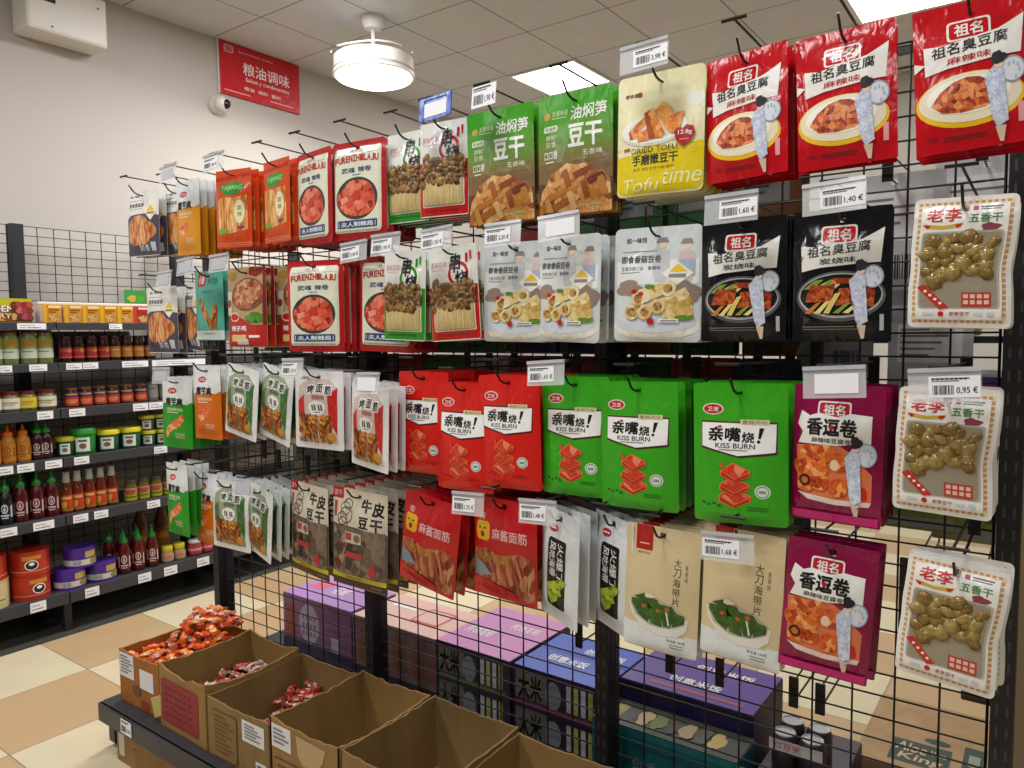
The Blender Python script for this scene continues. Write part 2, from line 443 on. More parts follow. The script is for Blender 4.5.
# vacuum pack of brown dried tofu
ora = mat('#d09a62', .4); tofub = food('brown_tofu', ['#4a3614', '#705628', '#8c7038', '#a88c50'], 60, rough=.16, kind='noise')
tofub2 = food('pale_brown_tofu', ['#5a4620', '#86703a', '#a48c50', '#bca468'], 60, rough=.16, kind='noise')
frame = [rect(.045, .035, .955, .965, mat('#ecdcc2', .28))]
for i in range(15):
    a = .05+.9*i/15
    frame += [rect(a, .037, a+.035, .057, ora), rect(a, .943, a+.035, .963, ora)]
for i in range(20):
    a = .07+.86*i/20
    frame += [rect(.048, a, .08, a+.026, ora), rect(.92, a, .952, a+.026, ora)]
P['vacuum'] = pouch('vacuum_pack', .148, .213, .008, mat('#eceae4', .2), [
    ('border_print', frame+[rect(.083, .06, .917, .94, mat('#f0eee8', .22))]),
    ('brand_lettering', [text('老李', .14, .085, .48, .19, mat('#c8281c', .35), .03), text('五香干', .55, .135, .86, .205, mat('#3a8a3a', .35), .02), rrect(.58, .075, .63, .11, .01, mat('#b8506a', .4), .7), rect(.65, .08, .86, .092, GREYINK), rect(.65, .1, .84, .108, GREYINK),
        poly([(.12, .2), (.3, .22), (.5, .2), (.48, .235), (.3, .245), (.14, .235)], mat('#cfae3a', .4)), poly([(.1, .205), (.18, .215), (.16, .24)], RED), poly([(.5, .205), (.42, .215), (.45, .24)], RED), blob(.76, .24, .09, .03, mat('#8a3a4a', .4), 8)]),
    ('clear_window', [rrect(.11, .265, .89, .85, .03, mat('#b4aea2', .12), .7), rrect(.13, .28, .87, .84, .03, mat('#9a907c', .1), .7)]),
    ('tofu_piece', [lumps((.17, .30, .84, .66), 32, .0140, [tofub, tofub2], 5, .5)]),
    ('ribbon_print', [poly([(.1, .69), (.17, .665), (.42, .845), (.33, .86)], mat('#c2301f', .3)), *[rect(.17+.05*i, .71+.031*i, .20+.05*i, .728+.031*i, WHITE) for i in range(4)]]),
    ('stamp_print', [rect(.54, .73, .82, .84, mat('#b8402e', .3)), *[rect(.56+.065*i, .745+.045*j, .605+.065*i, .775+.045*j, mat('#e8c0b0', .4)) for i in range(4) for j in range(2)]]),
    ('small_print', [ell(.34, .895, .03, .02, RED), text('老李豆干', .42, .878, .62, .91, mat('#b03028', .4), .01), rect(.66, .885, .74, .905, mat('#c8ccd8', .4)), rect(.78, .88, .85, .91, mat('#c2cad8', .4)), rect(.16, .885, .27, .905, mat('#c8ccd8', .4))])],
    'flat', .009, mat('#d9d4c6', .3), .15, 7, .0014, waist=.035)

# magenta bag with tofu rolls
mag = mat('#8a0f44', .16)
rollpic = food('spicy_rolls', ['#8a1e0a', '#d0521c', '#e07a30', '#f2b06a'], 70)
P['rolls_magenta'] = pouch('snack_pouch', .155, .252, .011, mag, [
    ('brand_badge', [rrect(.28, .115, .65, .235, .035, WHITE, .62), rrect(.3, .127, .63, .223, .03, mat('#b8122e', .3), .62), text('祖名', .345, .137, .585, .213, WHITE, .03)]),
    ('title_panel', [poly([(.10, .19), (.2, .225), (.3, .2), (.5, .225), (.66, .195), (.88, .205), (.80, .30), (.88, .4), (.7, .41), (.5, .43), (.25, .42), (.07, .43), (.14, .36), (.06, .29), (.15, .27)], WHITE)]),
    ('title_lettering', [text('香逗卷', .17, .235, .73, .365, BLACK, .05), ell(.455, .30, .025, .018, RED), text('麻辣味豆腐卷', .23, .378, .67, .415, mat('#4a3a3a', .5), .02)]),
    ('food_picture', [poly([(.05, .445), (.55, .43), (.66, .47), (.9, .62), (.9, .82), (.6, .84), (.3, .82), (.08, .77)], mat('#e0764a', .3)), poly([(.08, .79), (.5, .82), (.9, .815), (.88, .85), (.5, .86), (.2, .84)], mat('#efd9cf', .3)),
        *[blob(a, b, .105, .066, rollpic, i, amp=.05) for i, (a, b) in enumerate(((.2, .5), (.4, .49), (.13, .6), (.33, .6), (.56, .55), (.34, .7), (.55, .73), (.18, .72)))],
        ell(.17, .70, .07, .045, mat('#4a1606', .3)), ell(.17, .7, .04, .025, mat('#c86a1e', .3)), ell(.5, .57, .05, .04, mat('#f0d2b0', .3)), blob(.8, .76, .06, .05, mat('#c8241a', .3), 5)]),
    ('painted_figure', woman(.73, .38)),
    ('crimped_edge', [rect(.02, .925, .98, .985, mat('#c41e72', .25)), *[rect(.03+.12*i, .86, .09+.12*i, .868, mat('#b8186a', .25)) for i in range(7)]])],
    'pillow', .003, mag, .2, 9, .0021)

# spicy soy slices, green and red
def kiss(base, name, seed):
    maroon = mat('#4a1014', .35); wht = mat('#f2f2f0', .3)
    slab = food('soy_slices', ['#a82014', '#cf3a24', '#d84a30', '#ea8a64'], 60)
    edge = mat('#e8703c', .3)
    def sl(cu, cv, k): return [poly([(cu-.15*k, cv), (cu-.02*k, cv-.06*k), (cu+.16*k, cv-.01*k), (cu+.15*k, cv+.03*k), (cu-.01*k, cv+.075*k), (cu-.15*k, cv+.035*k)], edge),
                               poly([(cu-.135*k, cv), (cu-.015*k, cv-.05*k), (cu+.145*k, cv-.008*k), (cu+.005*k, cv+.05*k)], slab), poly([(cu-.135*k, cv+.008), (cu, cv+.058*k), (cu+.145*k, cv+.005), (cu+.14*k, cv+.024*k), (cu, cv+.068*k), (cu-.135*k, cv+.03*k)], mat('#b02a1a', .3))]
    return pouch('snack_pouch', .18, .272, .016, base, [
        ('brand_badge', [ell(.22, .185, .115, .041, mat('#f0dcdc', .3)), ell(.22, .185, .1, .033, mat('#c2161e', .3)), text('卫龙', .155, .168, .285, .203, WHITE, .02)]),
        ('title_panel', [poly([(.10, .27), (.9, .27), (.9, .49), (.52, .525), (.10, .465)], maroon), poly([(.105, .282), (.89, .282), (.885, .475), (.5, .51), (.108, .45)], wht), rect(.52, .253, .82, .29, mat('#d8d0a8', .4)), text('香辣风味', .54, .258, .8, .285, mat('#8a7a3a', .4))]),
        ('title_lettering', [text('亲嘴', .18, .31, .53, .41, BLACK, .045), text('烧', .54, .34, .67, .415, BLACK, .03), poly([(.72, .31), (.77, .31), (.735, .385), (.71, .385)], BLACK), ell(.715, .405, .018, .011, BLACK), poly([(.25, .315), (.31, .297), (.33, .315)], RED),
            text('KISS BURN', .26, .422, .68, .458, mat('#24201f', .4), .012), rect(.3, .468, .6, .474, mat('#6a6460', .4))]),
        ('food_picture', sl(.46, .80, 1.12)+sl(.46, .72, 1.05)+sl(.47, .62, 1.05)+[poly([(.3, .565), (.33, .56), (.36, .60), (.33, .605)], mat('#d84a30', .3))]),
        ('certificate_seal', [ell(.755, .755, .08, .048, mat('#e6e8e2', .35)), ring(.755, .755, .068, .041, .012, mat('#7a9a84', .4), asp=.66), rect(.72, .745, .79, .765, mat('#7a9a84', .4))]),
        ('small_print', [rect(.6, .865, .82, .872, mat('#26601a', .4)) if seed == 1 else rect(.6, .865, .82, .872, mat('#8a1a14', .4)), rect(.6, .885, .8, .892, mat('#26601a', .4) if seed == 1 else mat('#8a1a14', .4)), *[rect(.1+.06*i, .855+.012*(i % 2), .14+.06*i, .867+.012*(i % 2), mat('#1c3a12' if seed == 1 else '#7a1410', .5)) for i in range(4)]])],
        'doy', .007, base, .3, seed, .0011, cell=.011)
P['kiss_green'] = kiss(mat('#3aa41c', .24), 'g', 1)
P['kiss_red'] = kiss(mat('#d41e14', .24), 'r', 2)

# yellow dried tofu
P['dried_tofu'] = pouch('snack_pouch', .19, .245, .013, mat('#ebe5ba', .28), [
    ('lower_print', [poly([(0.004, .60), (.2, .625), (.45, .60), (.7, .63), (.996, .6), (.996, .94), (.94, .985), (.06, .985), (.004, .94)], mat('#e2cc0c', .28)), poly([(.0, .62), (.14, .6), (.3, .63), (.2, .66), (.02, .67)], mat('#ebe5ba', .28))]),
    ('brand_badge', [text('老味道', .09, .145, .24, .18, mat('#6a2418', .4), .03), ell(.265, .163, .03, .022, mat('#b02018', .4))]),
    ('food_picture', [ell(.45, .48, .39, .125, mat('#d8d6c6', .3)), ell(.45, .465, .385, .12, mat('#f0eee2', .3)), ell(.46, .46, .3, .09, mat('#e0ddce', .3)), ell(.9, .27, .1, .06, mat('#e8ebe2', .3)),
        *[poly(q, food('tofu_sticks', ['#a8480e', '#d8741c', '#e8902e', '#f0b058'], 90)) for q in (
            [(.16, .47), (.34, .36), (.4, .40), (.24, .53), (.18, .53)], [(.26, .5), (.4, .46), (.44, .52), (.4, .56), (.28, .56)], [(.34, .33), (.44, .29), (.6, .52), (.56, .55), (.42, .55)], [(.47, .32), (.56, .25), (.66, .33), (.7, .5), (.6, .48)], [(.6, .48), (.66, .37), (.8, .36), (.76, .5), (.68, .53)])],
        *[poly(q, mat('#a84a12', .3)) for q in ([(.34, .33), (.38, .32), (.49, .54), (.42, .55)], [(.16, .47), (.18, .46), (.22, .53), (.18, .53)])]]),
    ('weight_badge', [poly([(.7, .515), (.73, .49), (.8, .5), (.83, .475), (.9, .49), (.92, .54), (.88, .6), (.8, .645), (.72, .59)], mat('#b41a24', .3)), text('12.8g', .745, .515, .89, .56, WHITE, .02), rect(.76, .585, .86, .592, mat('#e8a0a0', .4))]),
    ('title_lettering', [text('DRIED TOFU', .21, .615, .74, .66, mat('#2e2a16', .4), .005), text('手磨嫩豆干', .21, .67, .74, .755, mat('#1c1a12', .4), .03), text('好豆好味鲜', .22, .775, .7, .8, mat('#a8621e', .4)), rect(.1, .60, .18, .625, mat('#a8502a', .4))]),
    ('brush_script', [text('Tofu', .06, .86, .5, .97, mat('#f0eeb8', .3), -.01, k=.1), text('time', .55, .80, .97, .93, mat('#f0eeb8', .3), -.01, k=.1)])],
    'doy', .012, mat('#cdbb22', .3), .28, 11, .001)

# green to brown bamboo shoot pouch
gr = ['#459c1a', '#4a9a1e', '#549a24', '#5c962c', '#669034', '#74843c', '#7d7440', '#7a5f3a', '#5e3a22']
P['bamboo'] = pouch('snack_pouch', .185, .268, .010, mat('#3f9e14', .3), [
    ('backdrop_print', [rect(.0, [.0, .14, .24, .31, .37, .43, .49, .56, .72][i], 1, [.14, .24, .31, .37, .43, .49, .56, .72, 1][i], mat(c, .3)) for i, c in enumerate(gr) if i]),
    ('title_lettering', [text('油焖笋', .46, .115, .93, .235, WHITE, .02), text('豆干', .44, .27, .88, .46, WHITE, .05), text('五香味', .63, .485, .88, .53, mat('#e8ecd8', .4))]),
    ('brand_badge', [ell(.13, .17, .045, .032, mat('#c8a24a', .4)), text('浙里味道', .2, .135, .42, .18, mat('#d8e8b0', .4)), rect(.2, .195, .4, .2, mat('#d8e8b0', .4))]),
    ('side_lettering', [rrect(.09, .255, .29, .305, .02, mat('#e6ecd8', .4), .7), text('非油炸', .11, .263, .27, .297, mat('#4a7a1e', .4)), text('笋鲜', .12, .33, .28, .375, mat('#dfe8c8', .4), .01), text('豆香', .12, .385, .28, .43, mat('#dfe8c8', .4), .01), text('口口香', .1, .46, .3, .53, WHITE, .02), rect(.12, .545, .24, .555, mat('#dfe8c8', .4))]),
    ('food_picture', [poly([(.01, .985), (.02, .86), (.06, .78), (.14, .72), (.2, .65), (.34, .61), (.42, .575), (.56, .6), (.66, .59), (.78, .65), (.9, .67), (.97, .74), (.99, .985)], oilst),
        *[poly([(a, b), (a+c, b-.05), (a+c+.03, b-.015), (a+.04, b+.05)], mat(cc, .3)) for a, b, c, cc in ((.2, .72, .28, '#d09a5a'), (.3, .78, .26, '#c4863e'), (.14, .82, .3, '#b4702e'), (.5, .66, .24, '#8a3e1a'), (.5, .9, .3, '#c88a4a'), (.2, .9, .24, '#a86428'), (.68, .72, .2, '#6a2c14'), (.7, .84, .22, '#b8742e'))],
        *[poly([(a, b), (a+.07, b-.02), (a+.13, b+.12), (a+.06, b+.14)], mat(cc, .3)) for a, b, cc in ((.36, .64, '#a05a26'), (.6, .74, '#8e4a20'), (.82, .72, '#b87a3a'), (.42, .82, '#dcae74'), (.1, .86, '#c28a4a'))]]),
    ('small_print', [text('净含量', .56, .91, .68, .935, mat('#d8d4a0', .4)), rect(.7, .915, .86, .93, mat('#9ab878', .4))])],
    'pillow', .003, mat('#6a9a30', .35), .26, 13, .001)

# skewer bags, red and green
def skewer(c, cname, seed):
    col = mat(c, .22); film = mat('#e6e8e2', .15)
    st = food('bamboo_skewers', ['#7d6a3a', '#b59a5a', '#cdb880', '#8a8a7a'], 130, stretch=(2.5, 1, .12), kind='noise')
    return pouch('skewer_bag', .152, .232, .011, film, [
        ('colour_border', [poly([(.005, .42), (.07, .42), (.09, .5), (.09, .86), (.14, .9), (.86, .9), (.92, .86), (.93, .42), (.995, .42), (.995, .99), (.005, .99)], col), *[rect(.12+.07*i, .93, .16+.07*i, .95, mat('#7a1414' if cname == 'red' else '#155a12', .4)) for i in range(10)]]),
        ('clear_window', [rrect(.08, .37, .935, .9, .03, mat('#e8e6d8', .25), .65), rrect(.095, .38, .92, .89, .03, mat('#9a9a86', .15), .65), rect(.11, .63, .905, .88, st)]),
        ('skewer_chunk', [lumps((.1, .38, .92, .66), 44, .0125, [meatd], seed, .28, 1.1)]),
        ('skewer_stick', [*[rect(.16+.11*i, .64, .178+.11*i, .885, mat('#d8c48a', .35)) for i in range(7)]]),
        ('title_lettering', [ell(.66, .30, .235, .155, WHITE), ring(.66, .30, .2, .13, .055, col, asp=.65), text('串', .48, .08, .70, .29, BLACK, .04), text('烧', .60, .27, .86, .45, BLACK, .03), poly([(.78, .09), (.83, .09), (.83, .19), (.79, .19)], col), poly([(.86, .07), (.9, .07), (.9, .16), (.87, .16)], col)]),
        ('small_print', [text('原味豆串', .06, .15, .40, .22, mat('#c86a7a', .4)), rect(.08, .235, .36, .245, mat('#d8a0a8', .4))])],
        'pillow', .004, film, .16, seed, .0016)
P['skewer_red'] = skewer('#c41a16', 'red', 15); P['skewer_green'] = skewer('#2a9420', 'green', 17)

# red bordered pack with a round dish of spicy slices
navy = mat('#1e3a74', .35); cr2 = mat('#e0e2cc', .3)
P['round_dish'] = pouch('snack_pack', .20, .265, .009, mat('#b41a1e', .25), [
    ('inner_panel', [rrect(.065, .06, .935, .93, .06, cr2, .75)]),
    ('brand_lettering', [text('傅夫人', .35, .085, .62, .125, mat('#a8483c', .4)), rect(.1, .13, .3, .136, mat('#9ab09a', .4)), rect(.68, .13, .9, .136, mat('#9ab09a', .4)),
        *[text(ch, .10+.0675*i, .165-.022*math.sin(PI*(i+.5)/12), .162+.0675*i, .235-.022*math.sin(PI*(i+.5)/12), mat('#b8241e', .35), .055) for i, ch in enumerate('FURENZHILAJU')]]),
    ('title_lettering', [text('武魂', .22, .27, .47, .325, navy, .03), text('辣卷', .53, .27, .78, .325, navy, .03), rect(.42, .342, .58, .35, navy)]),
    ('food_picture', [ell(.5, .585, .385, .215, mat('#3a3c34', .3)), blob(.5, .59, .355, .185, spicy, 5, amp=.06), *[poly([(a, b), (a+.13, b-.025), (a+.15, b+.03), (a+.02, b+.065)], mat(cc, .3)) for a, b, cc in ((.24, .5, '#dc6a4c'), (.46, .45, '#e27a5a'), (.6, .55, '#d85a3e'), (.3, .62, '#d04a30'), (.5, .65, '#e0775a'), (.2, .58, '#e8927a'), (.42, .55, '#c23a22'), (.62, .47, '#cf4c34'))]]),
    ('banner', [rrect(.13, .805, .875, .885, .02, navy, .75), text('夫人制辣局', .2, .82, .8, .872, mat('#e8ecf0', .4), .03), rect(.155, .82, .165, .872, WHITE), rect(.835, .82, .845, .872, WHITE)]),
    ('edge_ticks', [rect(.12+.0225*i, .905, .13+.0225*i, .921, mat('#6a6a52', .5)) for i in range(34)])],
    'flat', .012, mat('#dcdcd0', .3), .24, 19, .001)

# orange red strips
orr = mat('#d64a18', .24)
P['carrot'] = pouch('snack_pouch', .158, .245, .011, orr, [
    ('top_flap', [poly([(.005, .09), (.995, .06), (.995, .10), (.005, .13)], mat('#b82a0c', .3))]),
    ('brand_badge', [blob(.5, .245, .34, .085, mat('#2f8a32', .3), 2, amp=.08), text('TAIJIANG', .2, .205, .8, .285, mat('#9adc8a', .35), .03)]),
    ('food_picture', [poly([(.08, .37), (.3, .35), (.55, .37), (.9, .34), (.92, .78), (.5, .82), (.1, .82)], noodle), ell(.72, .55, .13, .15, mat('#efe2b8', .3)), text('甜', .66, .47, .78, .53, mat('#5a8a3a', .4)), text('辣', .66, .55, .78, .61, mat('#5a8a3a', .4)), blob(.26, .79, .16, .04, mat('#7aa42a', .3), 4), rect(.66, .73, .84, .77, mat('#8a3a5a', .4))]),
    ('crimped_edge', [rect(.01, .935, .99, .95, mat('#e87a5a', .25)), rect(.01, .965, .99, .97, mat('#f0a080', .25))])],
    'pillow', .003, mat('#cc4416', .3), .22, 21, .0016)

# konjac bags, orange and green
def konj(c, seed):
    col = mat(c, .26); top = mat('#dfe3e2', .28)
    return pouch('snack_pouch', .143, .25, .011, col, [
        ('white_top', [poly([(.0, .0), (1, .0), (1, .34), (.85, .38), (.6, .355), (.35, .40), (.12, .37), (0, .40)], top)]),
        ('brand_badge', [ell(.37, .19, .15, .042, mat('#c8343a', .3)), text('卫龙', .27, .172, .47, .207, WHITE, .02)]),
        ('title_lettering', [text('魔芋爽', .17, .285, .75, .395, BLACK, .05), text('香辣素毛肚', .22, .43, .76, .475, mat('#f0e6c8', .35), .02), rect(.22, .49, .6, .5, mat('#f0e6c8', .35))]),
        ('food_picture', [poly([(.16, .86), (.2, .72), (.36, .64), (.5, .6), (.7, .52), (.8, .53), (.76, .63), (.56, .72), (.42, .74), (.3, .8), (.24, .86)], konjac) if seed == 23 else poly([(.2, .68), (.36, .6), (.6, .57), (.66, .62), (.5, .66), (.44, .74), (.3, .76)], konjac), blob(.5, .66, .1, .04, mat('#e8764a', .3), 6)]),
        ('small_print', [rect(.5, .79+.02*i, .8, .796+.02*i, mat('#e8d8b0', .4)) for i in range(4)])],
        'pillow', .004, silver, .26, seed, .0012)
P['konjac_green'] = konj('#2f9a26', 23); P['konjac_orange'] = konj('#d2690e', 25); P['konjac_amber'] = konj('#d98f1c', 26)

# white and slate pack with orange strips
P['strips'] = pouch('snack_pack', .20, .235, .011, mat('#e4e2dd', .25), [
    ('slate_panel', [poly([(.0, .42), (.15, .37), (.4, .40), (.7, .36), (1, .40), (1, .99), (0, .99)], mat('#4b4757', .3))]),
    ('brand_lettering', [text('如一味坊', .12, .065, .42, .105, INK, .02), rect(.1, .15, .5, .158, GREYINK)]),
    ('title_lettering', [text('即食香菇条', .1, .19, .6, .26, mat('#3a3438', .5), .02), rect(.1, .28, .55, .287, GREYINK)]),
    ('diamond_badge', [poly([(.62, .33), (.8, .21), (.97, .33), (.8, .47)], mat('#eeead8', .3)), poly([(.69, .325), (.8, .235), (.91, .325)], yel), rect(.7, .345, .9, .375, mat('#a88a3a', .4))]),
    ('food_picture', [blob(.48, .62, .42, .23, food('mushroom_strips', ['#6a2c0c', '#b4622a', '#d08a4e', '#e8b888'], 60, stretch=(2.2, 1, .5)), 7, amp=.08), *[poly([(a, b), (a+.05, b-.02), (a+.1, b+.22), (a+.05, b+.24)], mat(cc, .3)) for a, b, cc in ((.2, .5, '#d8925a'), (.34, .46, '#c87a3e'), (.48, .48, '#dca06a'), (.62, .5, '#b8622a'))]]),
    ('small_print', [text('鲜香', .45, .83, .75, .93, mat('#d8d8e0', .4), .01), rect(.8, .8, .92, .93, mat('#c8c8d0', .4))])],
    'pillow', .005, mat('#cfd0d2', .3), .24, 27, .0012)

# pale pack with tofu skin rolls
def figure(cu, cv, coat):
    return [poly([(cu-.07, cv+.05), (cu+.07, cv+.05), (cu+.1, cv+.2), (cu+.06, cv+.33), (cu-.06, cv+.33), (cu-.1, cv+.2)], coat), ell(cu, cv, .05, .042, skin), poly([(cu-.07, cv-.01), (cu-.04, cv-.055), (cu+.05, cv-.055), (cu+.075, cv-.01)], mat('#87868a', .5))]
P['skin_rolls'] = pouch('snack_pouch', .192, .236, .013, mat('#d3dadb', .2), [
    ('white_panel', [rect(.03, .29, .97, .5, mat('#e9edee', .25))]),
    ('drawn_figures', figure(.83, .17, mat('#d6bcbc', .5))+figure(.56, .15, mat('#c6cacd', .5))+[rect(.77, .29, .93, .43, mat('#a4b4cc', .5))]),
    ('brand_lettering', [text('如一味坊', .14, .085, .38, .135, INK, .03), rect(.1, .205, .5, .21, GREYINK)]),
    ('title_lettering', [text('即食香菇豆卷', .09, .245, .56, .31, mat('#4c4640', .5), .02), text('豆香浓郁口感', .09, .34, .36, .375, GREYINK), text('香辣味', .41, .34, .56, .375, INK), rect(.09, .39, .32, .396, GREYINK)]),
    ('diamond_badge', [poly([(.58, .41), (.75, .31), (.92, .41), (.75, .51)], mat('#f0eee6', .3)), poly([(.66, .395), (.75, .325), (.85, .395)], yel), rect(.66, .415, .84, .445, mat('#8a8a80', .4))]),
    ('food_picture', [ell(.5, .86, .5, .12, plate), ell(.5, .83, .46, .09, mat('#cdd4dc', .3)), blob(.2, .53, .16, .07, mat('#9a8474', .4), 9), blob(.86, .58, .13, .1, mat('#8a7a70', .4), 8),
        poly([(.5, .66), (.84, .53), (.93, .66), (.62, .8)], rolls), poly([(.3, .55), (.62, .48), (.68, .57), (.36, .67)], rolls), poly([(.6, .74), (.9, .64), (.93, .76), (.7, .83)], rolls),
        *[ell(a, b, .085, .066, rolls) for a, b in ((.32, .62), (.25, .74), (.4, .74), (.55, .69), (.66, .54))], *[ell(a, b, .05, .038, food('roll_filling', ['#5a3a1a', '#9a6a3a', '#c8a06a'], 140)) for a, b in ((.32, .62), (.25, .74), (.4, .74), (.55, .69), (.66, .54))],
        ell(.47, .82, .04, .03, mat('#b81e1a', .3)), ell(.27, .56, .035, .02, mat('#b81e1a', .3)), ell(.35, .58, .03, .018, mat('#c8281e', .3)), blob(.45, .52, .06, .02, herb, 3), blob(.83, .79, .1, .022, herb, 4)]),
    ('small_print', [rect(.56, .80, .78, .83, WHITE), rect(.58, .81, .76, .82, GREYINK)])],
    'doy', .012, mat('#b9bec0', .25), .17, 29, .0018)

# teal pack of skewers and the red bowl pack
teal = mat('#4fa592', .3)
P['teal'] = pouch('snack_pack', .16, .23, .011, teal, [
    ('brand_badge', [rrect(.12, .03, .42, .22, .03, mat('#b82a30', .3), .7), text('小厨', .17, .06, .37, .19, WHITE, .03)]),
    ('title_lettering', [text('烤肠', .48, .1, .84, .2, mat('#2e7a6a', .4), .02), rect(.3, .29, .75, .3, mat('#2e7a6a', .4)), rect(.4, .32, .7, .327, mat('#2e7a6a', .4))]),
    ('food_picture', [poly([(.22, .42), (.32, .38), (.44, .52), (.62, .68), (.74, .82), (.62, .86), (.5, .76), (.32, .6)], gluten), poly([(.66, .5), (.84, .49), (.82, .84), (.68, .8)], gluten)]),
    ('lower_band', [rect(.0, .86, 1, .99, mat('#cfdcd8', .3)), rect(.3, .9, .7, .91, GREYINK)])], 'pillow', .004, teal, .3, 31, .001)
beef = food('spiced_pieces', ['#5a200c', '#a4532e', '#c27850', '#e0aa84'], 70)
P['bowl_red'] = pouch('snack_pack', .19, .252, .013, mat('#c9ad84', .25), [
    ('food_picture', [rect(.0, .0, 1, .62, mat('#b89a70', .3)), blob(.76, .06, .22, .06, food('red_peppers', ['#5a1408', '#9a2c1a', '#c8583a'], 60), 3), ell(.56, .34, .42, .21, mat('#7a5a3c', .3)), ell(.56, .335, .38, .185, beef), blob(.75, .64, .22, .07, food('lettuce', ['#2a5a12', '#4e8a24', '#7db04a'], 60), 5), blob(.12, .1, .1, .05, mat('#a88a3a', .3), 6)]),
    ('red_band', [poly([(.0, .61), (.25, .585), (.42, .63), (.7, .72), (1, .72), (1, .99), (0, .99)], mat('#b92a22', .28)), ring(.25, .62, .14, .06, .02, mat('#e8d8b8', .35), asp=.75), rect(.0, .3, .16, .6, mat('#d8cfc0', .35)), ell(.07, .45, .07, .05, mat('#b03028', .35)), rect(.93, .0, 1, .72, dkred)]),
    ('title_lettering', [text('辣子鸡', .14, .73, .56, .80, WHITE, .04), rect(.13, .845, .55, .93, mat('#e0c07a', .35)), rect(.3, .9, .6, .97, mat('#d8d4cc', .35)), rect(.62, .85, .86, .88, WHITE)])],
    'doy', .006, mat('#b92a22', .3), .26, 33, .0012)

# grilled gluten, green and red
def glut(c, seed):
    col = food('print_'+c.strip('#'), [c, c, '#6a7a5a' if seed == 35 else '#d83a2c'], 50)
    wht = mat('#e4e6e6', .2)
    arc = [('烤', .28), ('面', .46), ('筋', .64)]
    return pouch('snack_pouch', .188, .23, .012, wht, [
        ('inner_print', [poly([(.1, .2), (.3, .1), (.7, .1), (.88, .2), (.9, .92), (.1, .92)], mat('#93a386' if seed == 35 else '#d2bdb4', .2)), poly([(.1, .4), (.24, .3), (.26, .6), (.1, .8)], col), poly([(.72, .3), (.9, .2), (.9, .8), (.74, .6)], col)]),
        ('title_lettering', [*[rrect(u, .155+.5*(u-.46)**2, u+.165, .285+.5*(u-.46)**2, .02, WHITE, .8) for _, u in arc], *[text(ch, u+.015, .165+.5*(u-.46)**2, u+.15, .275+.5*(u-.46)**2, BLACK, .035) for ch, u in arc], text('香辣味', .4, .30, .66, .36, mat('#b03a3a', .4) if seed != 35 else mat('#4a6a3a', .4), .01)]),
        ('white_badge', [blob(.51, .47, .17, .095, mat('#f0ede4', .3), 2, amp=.05), *[poly([(a, .43), (a+.03, .425), (a+.05, .5), (a+.015, .505)], mat('#5a5652', .4)) for a in (.4, .45, .53, .58)], rect(.44, .52, .58, .53, mat('#8a8680', .4))]),
        ('food_picture', [*[poly([(u, .56), (u+.1, .55), (u+.13, .7), (u+.1, .92), (u+.02, .92), (u-.01, .74)], gluten) for u in (.17, .29, .42, .56, .68)], *[poly([(u+.01, .6+.07*k), (u+.1, .63+.07*k), (u+.1, .65+.07*k), (u+.01, .62+.07*k)], mat('#6a2c08', .3)) for u in (.29, .42, .56) for k in range(4)], blob(.19, .68, .08, .12, gluten, 8)]),
        ('seal_print', [ell(.8, .83, .075, .06, mat('#c8902a', .35)), rect(.12, .87, .28, .91, GREYINK)]),
        ('top_lettering', [text('卫味龙', .14, .075, .3, .115, mat('#6a5a5a', .4), .02)])],
        'pillow', .006, mat('#1c7a22' if seed == 35 else '#b81c1a', .3), .2, seed, .0016)
P['gluten_green'] = glut('#2a6a20', 35); P['gluten_red'] = glut('#c41c16', 37)

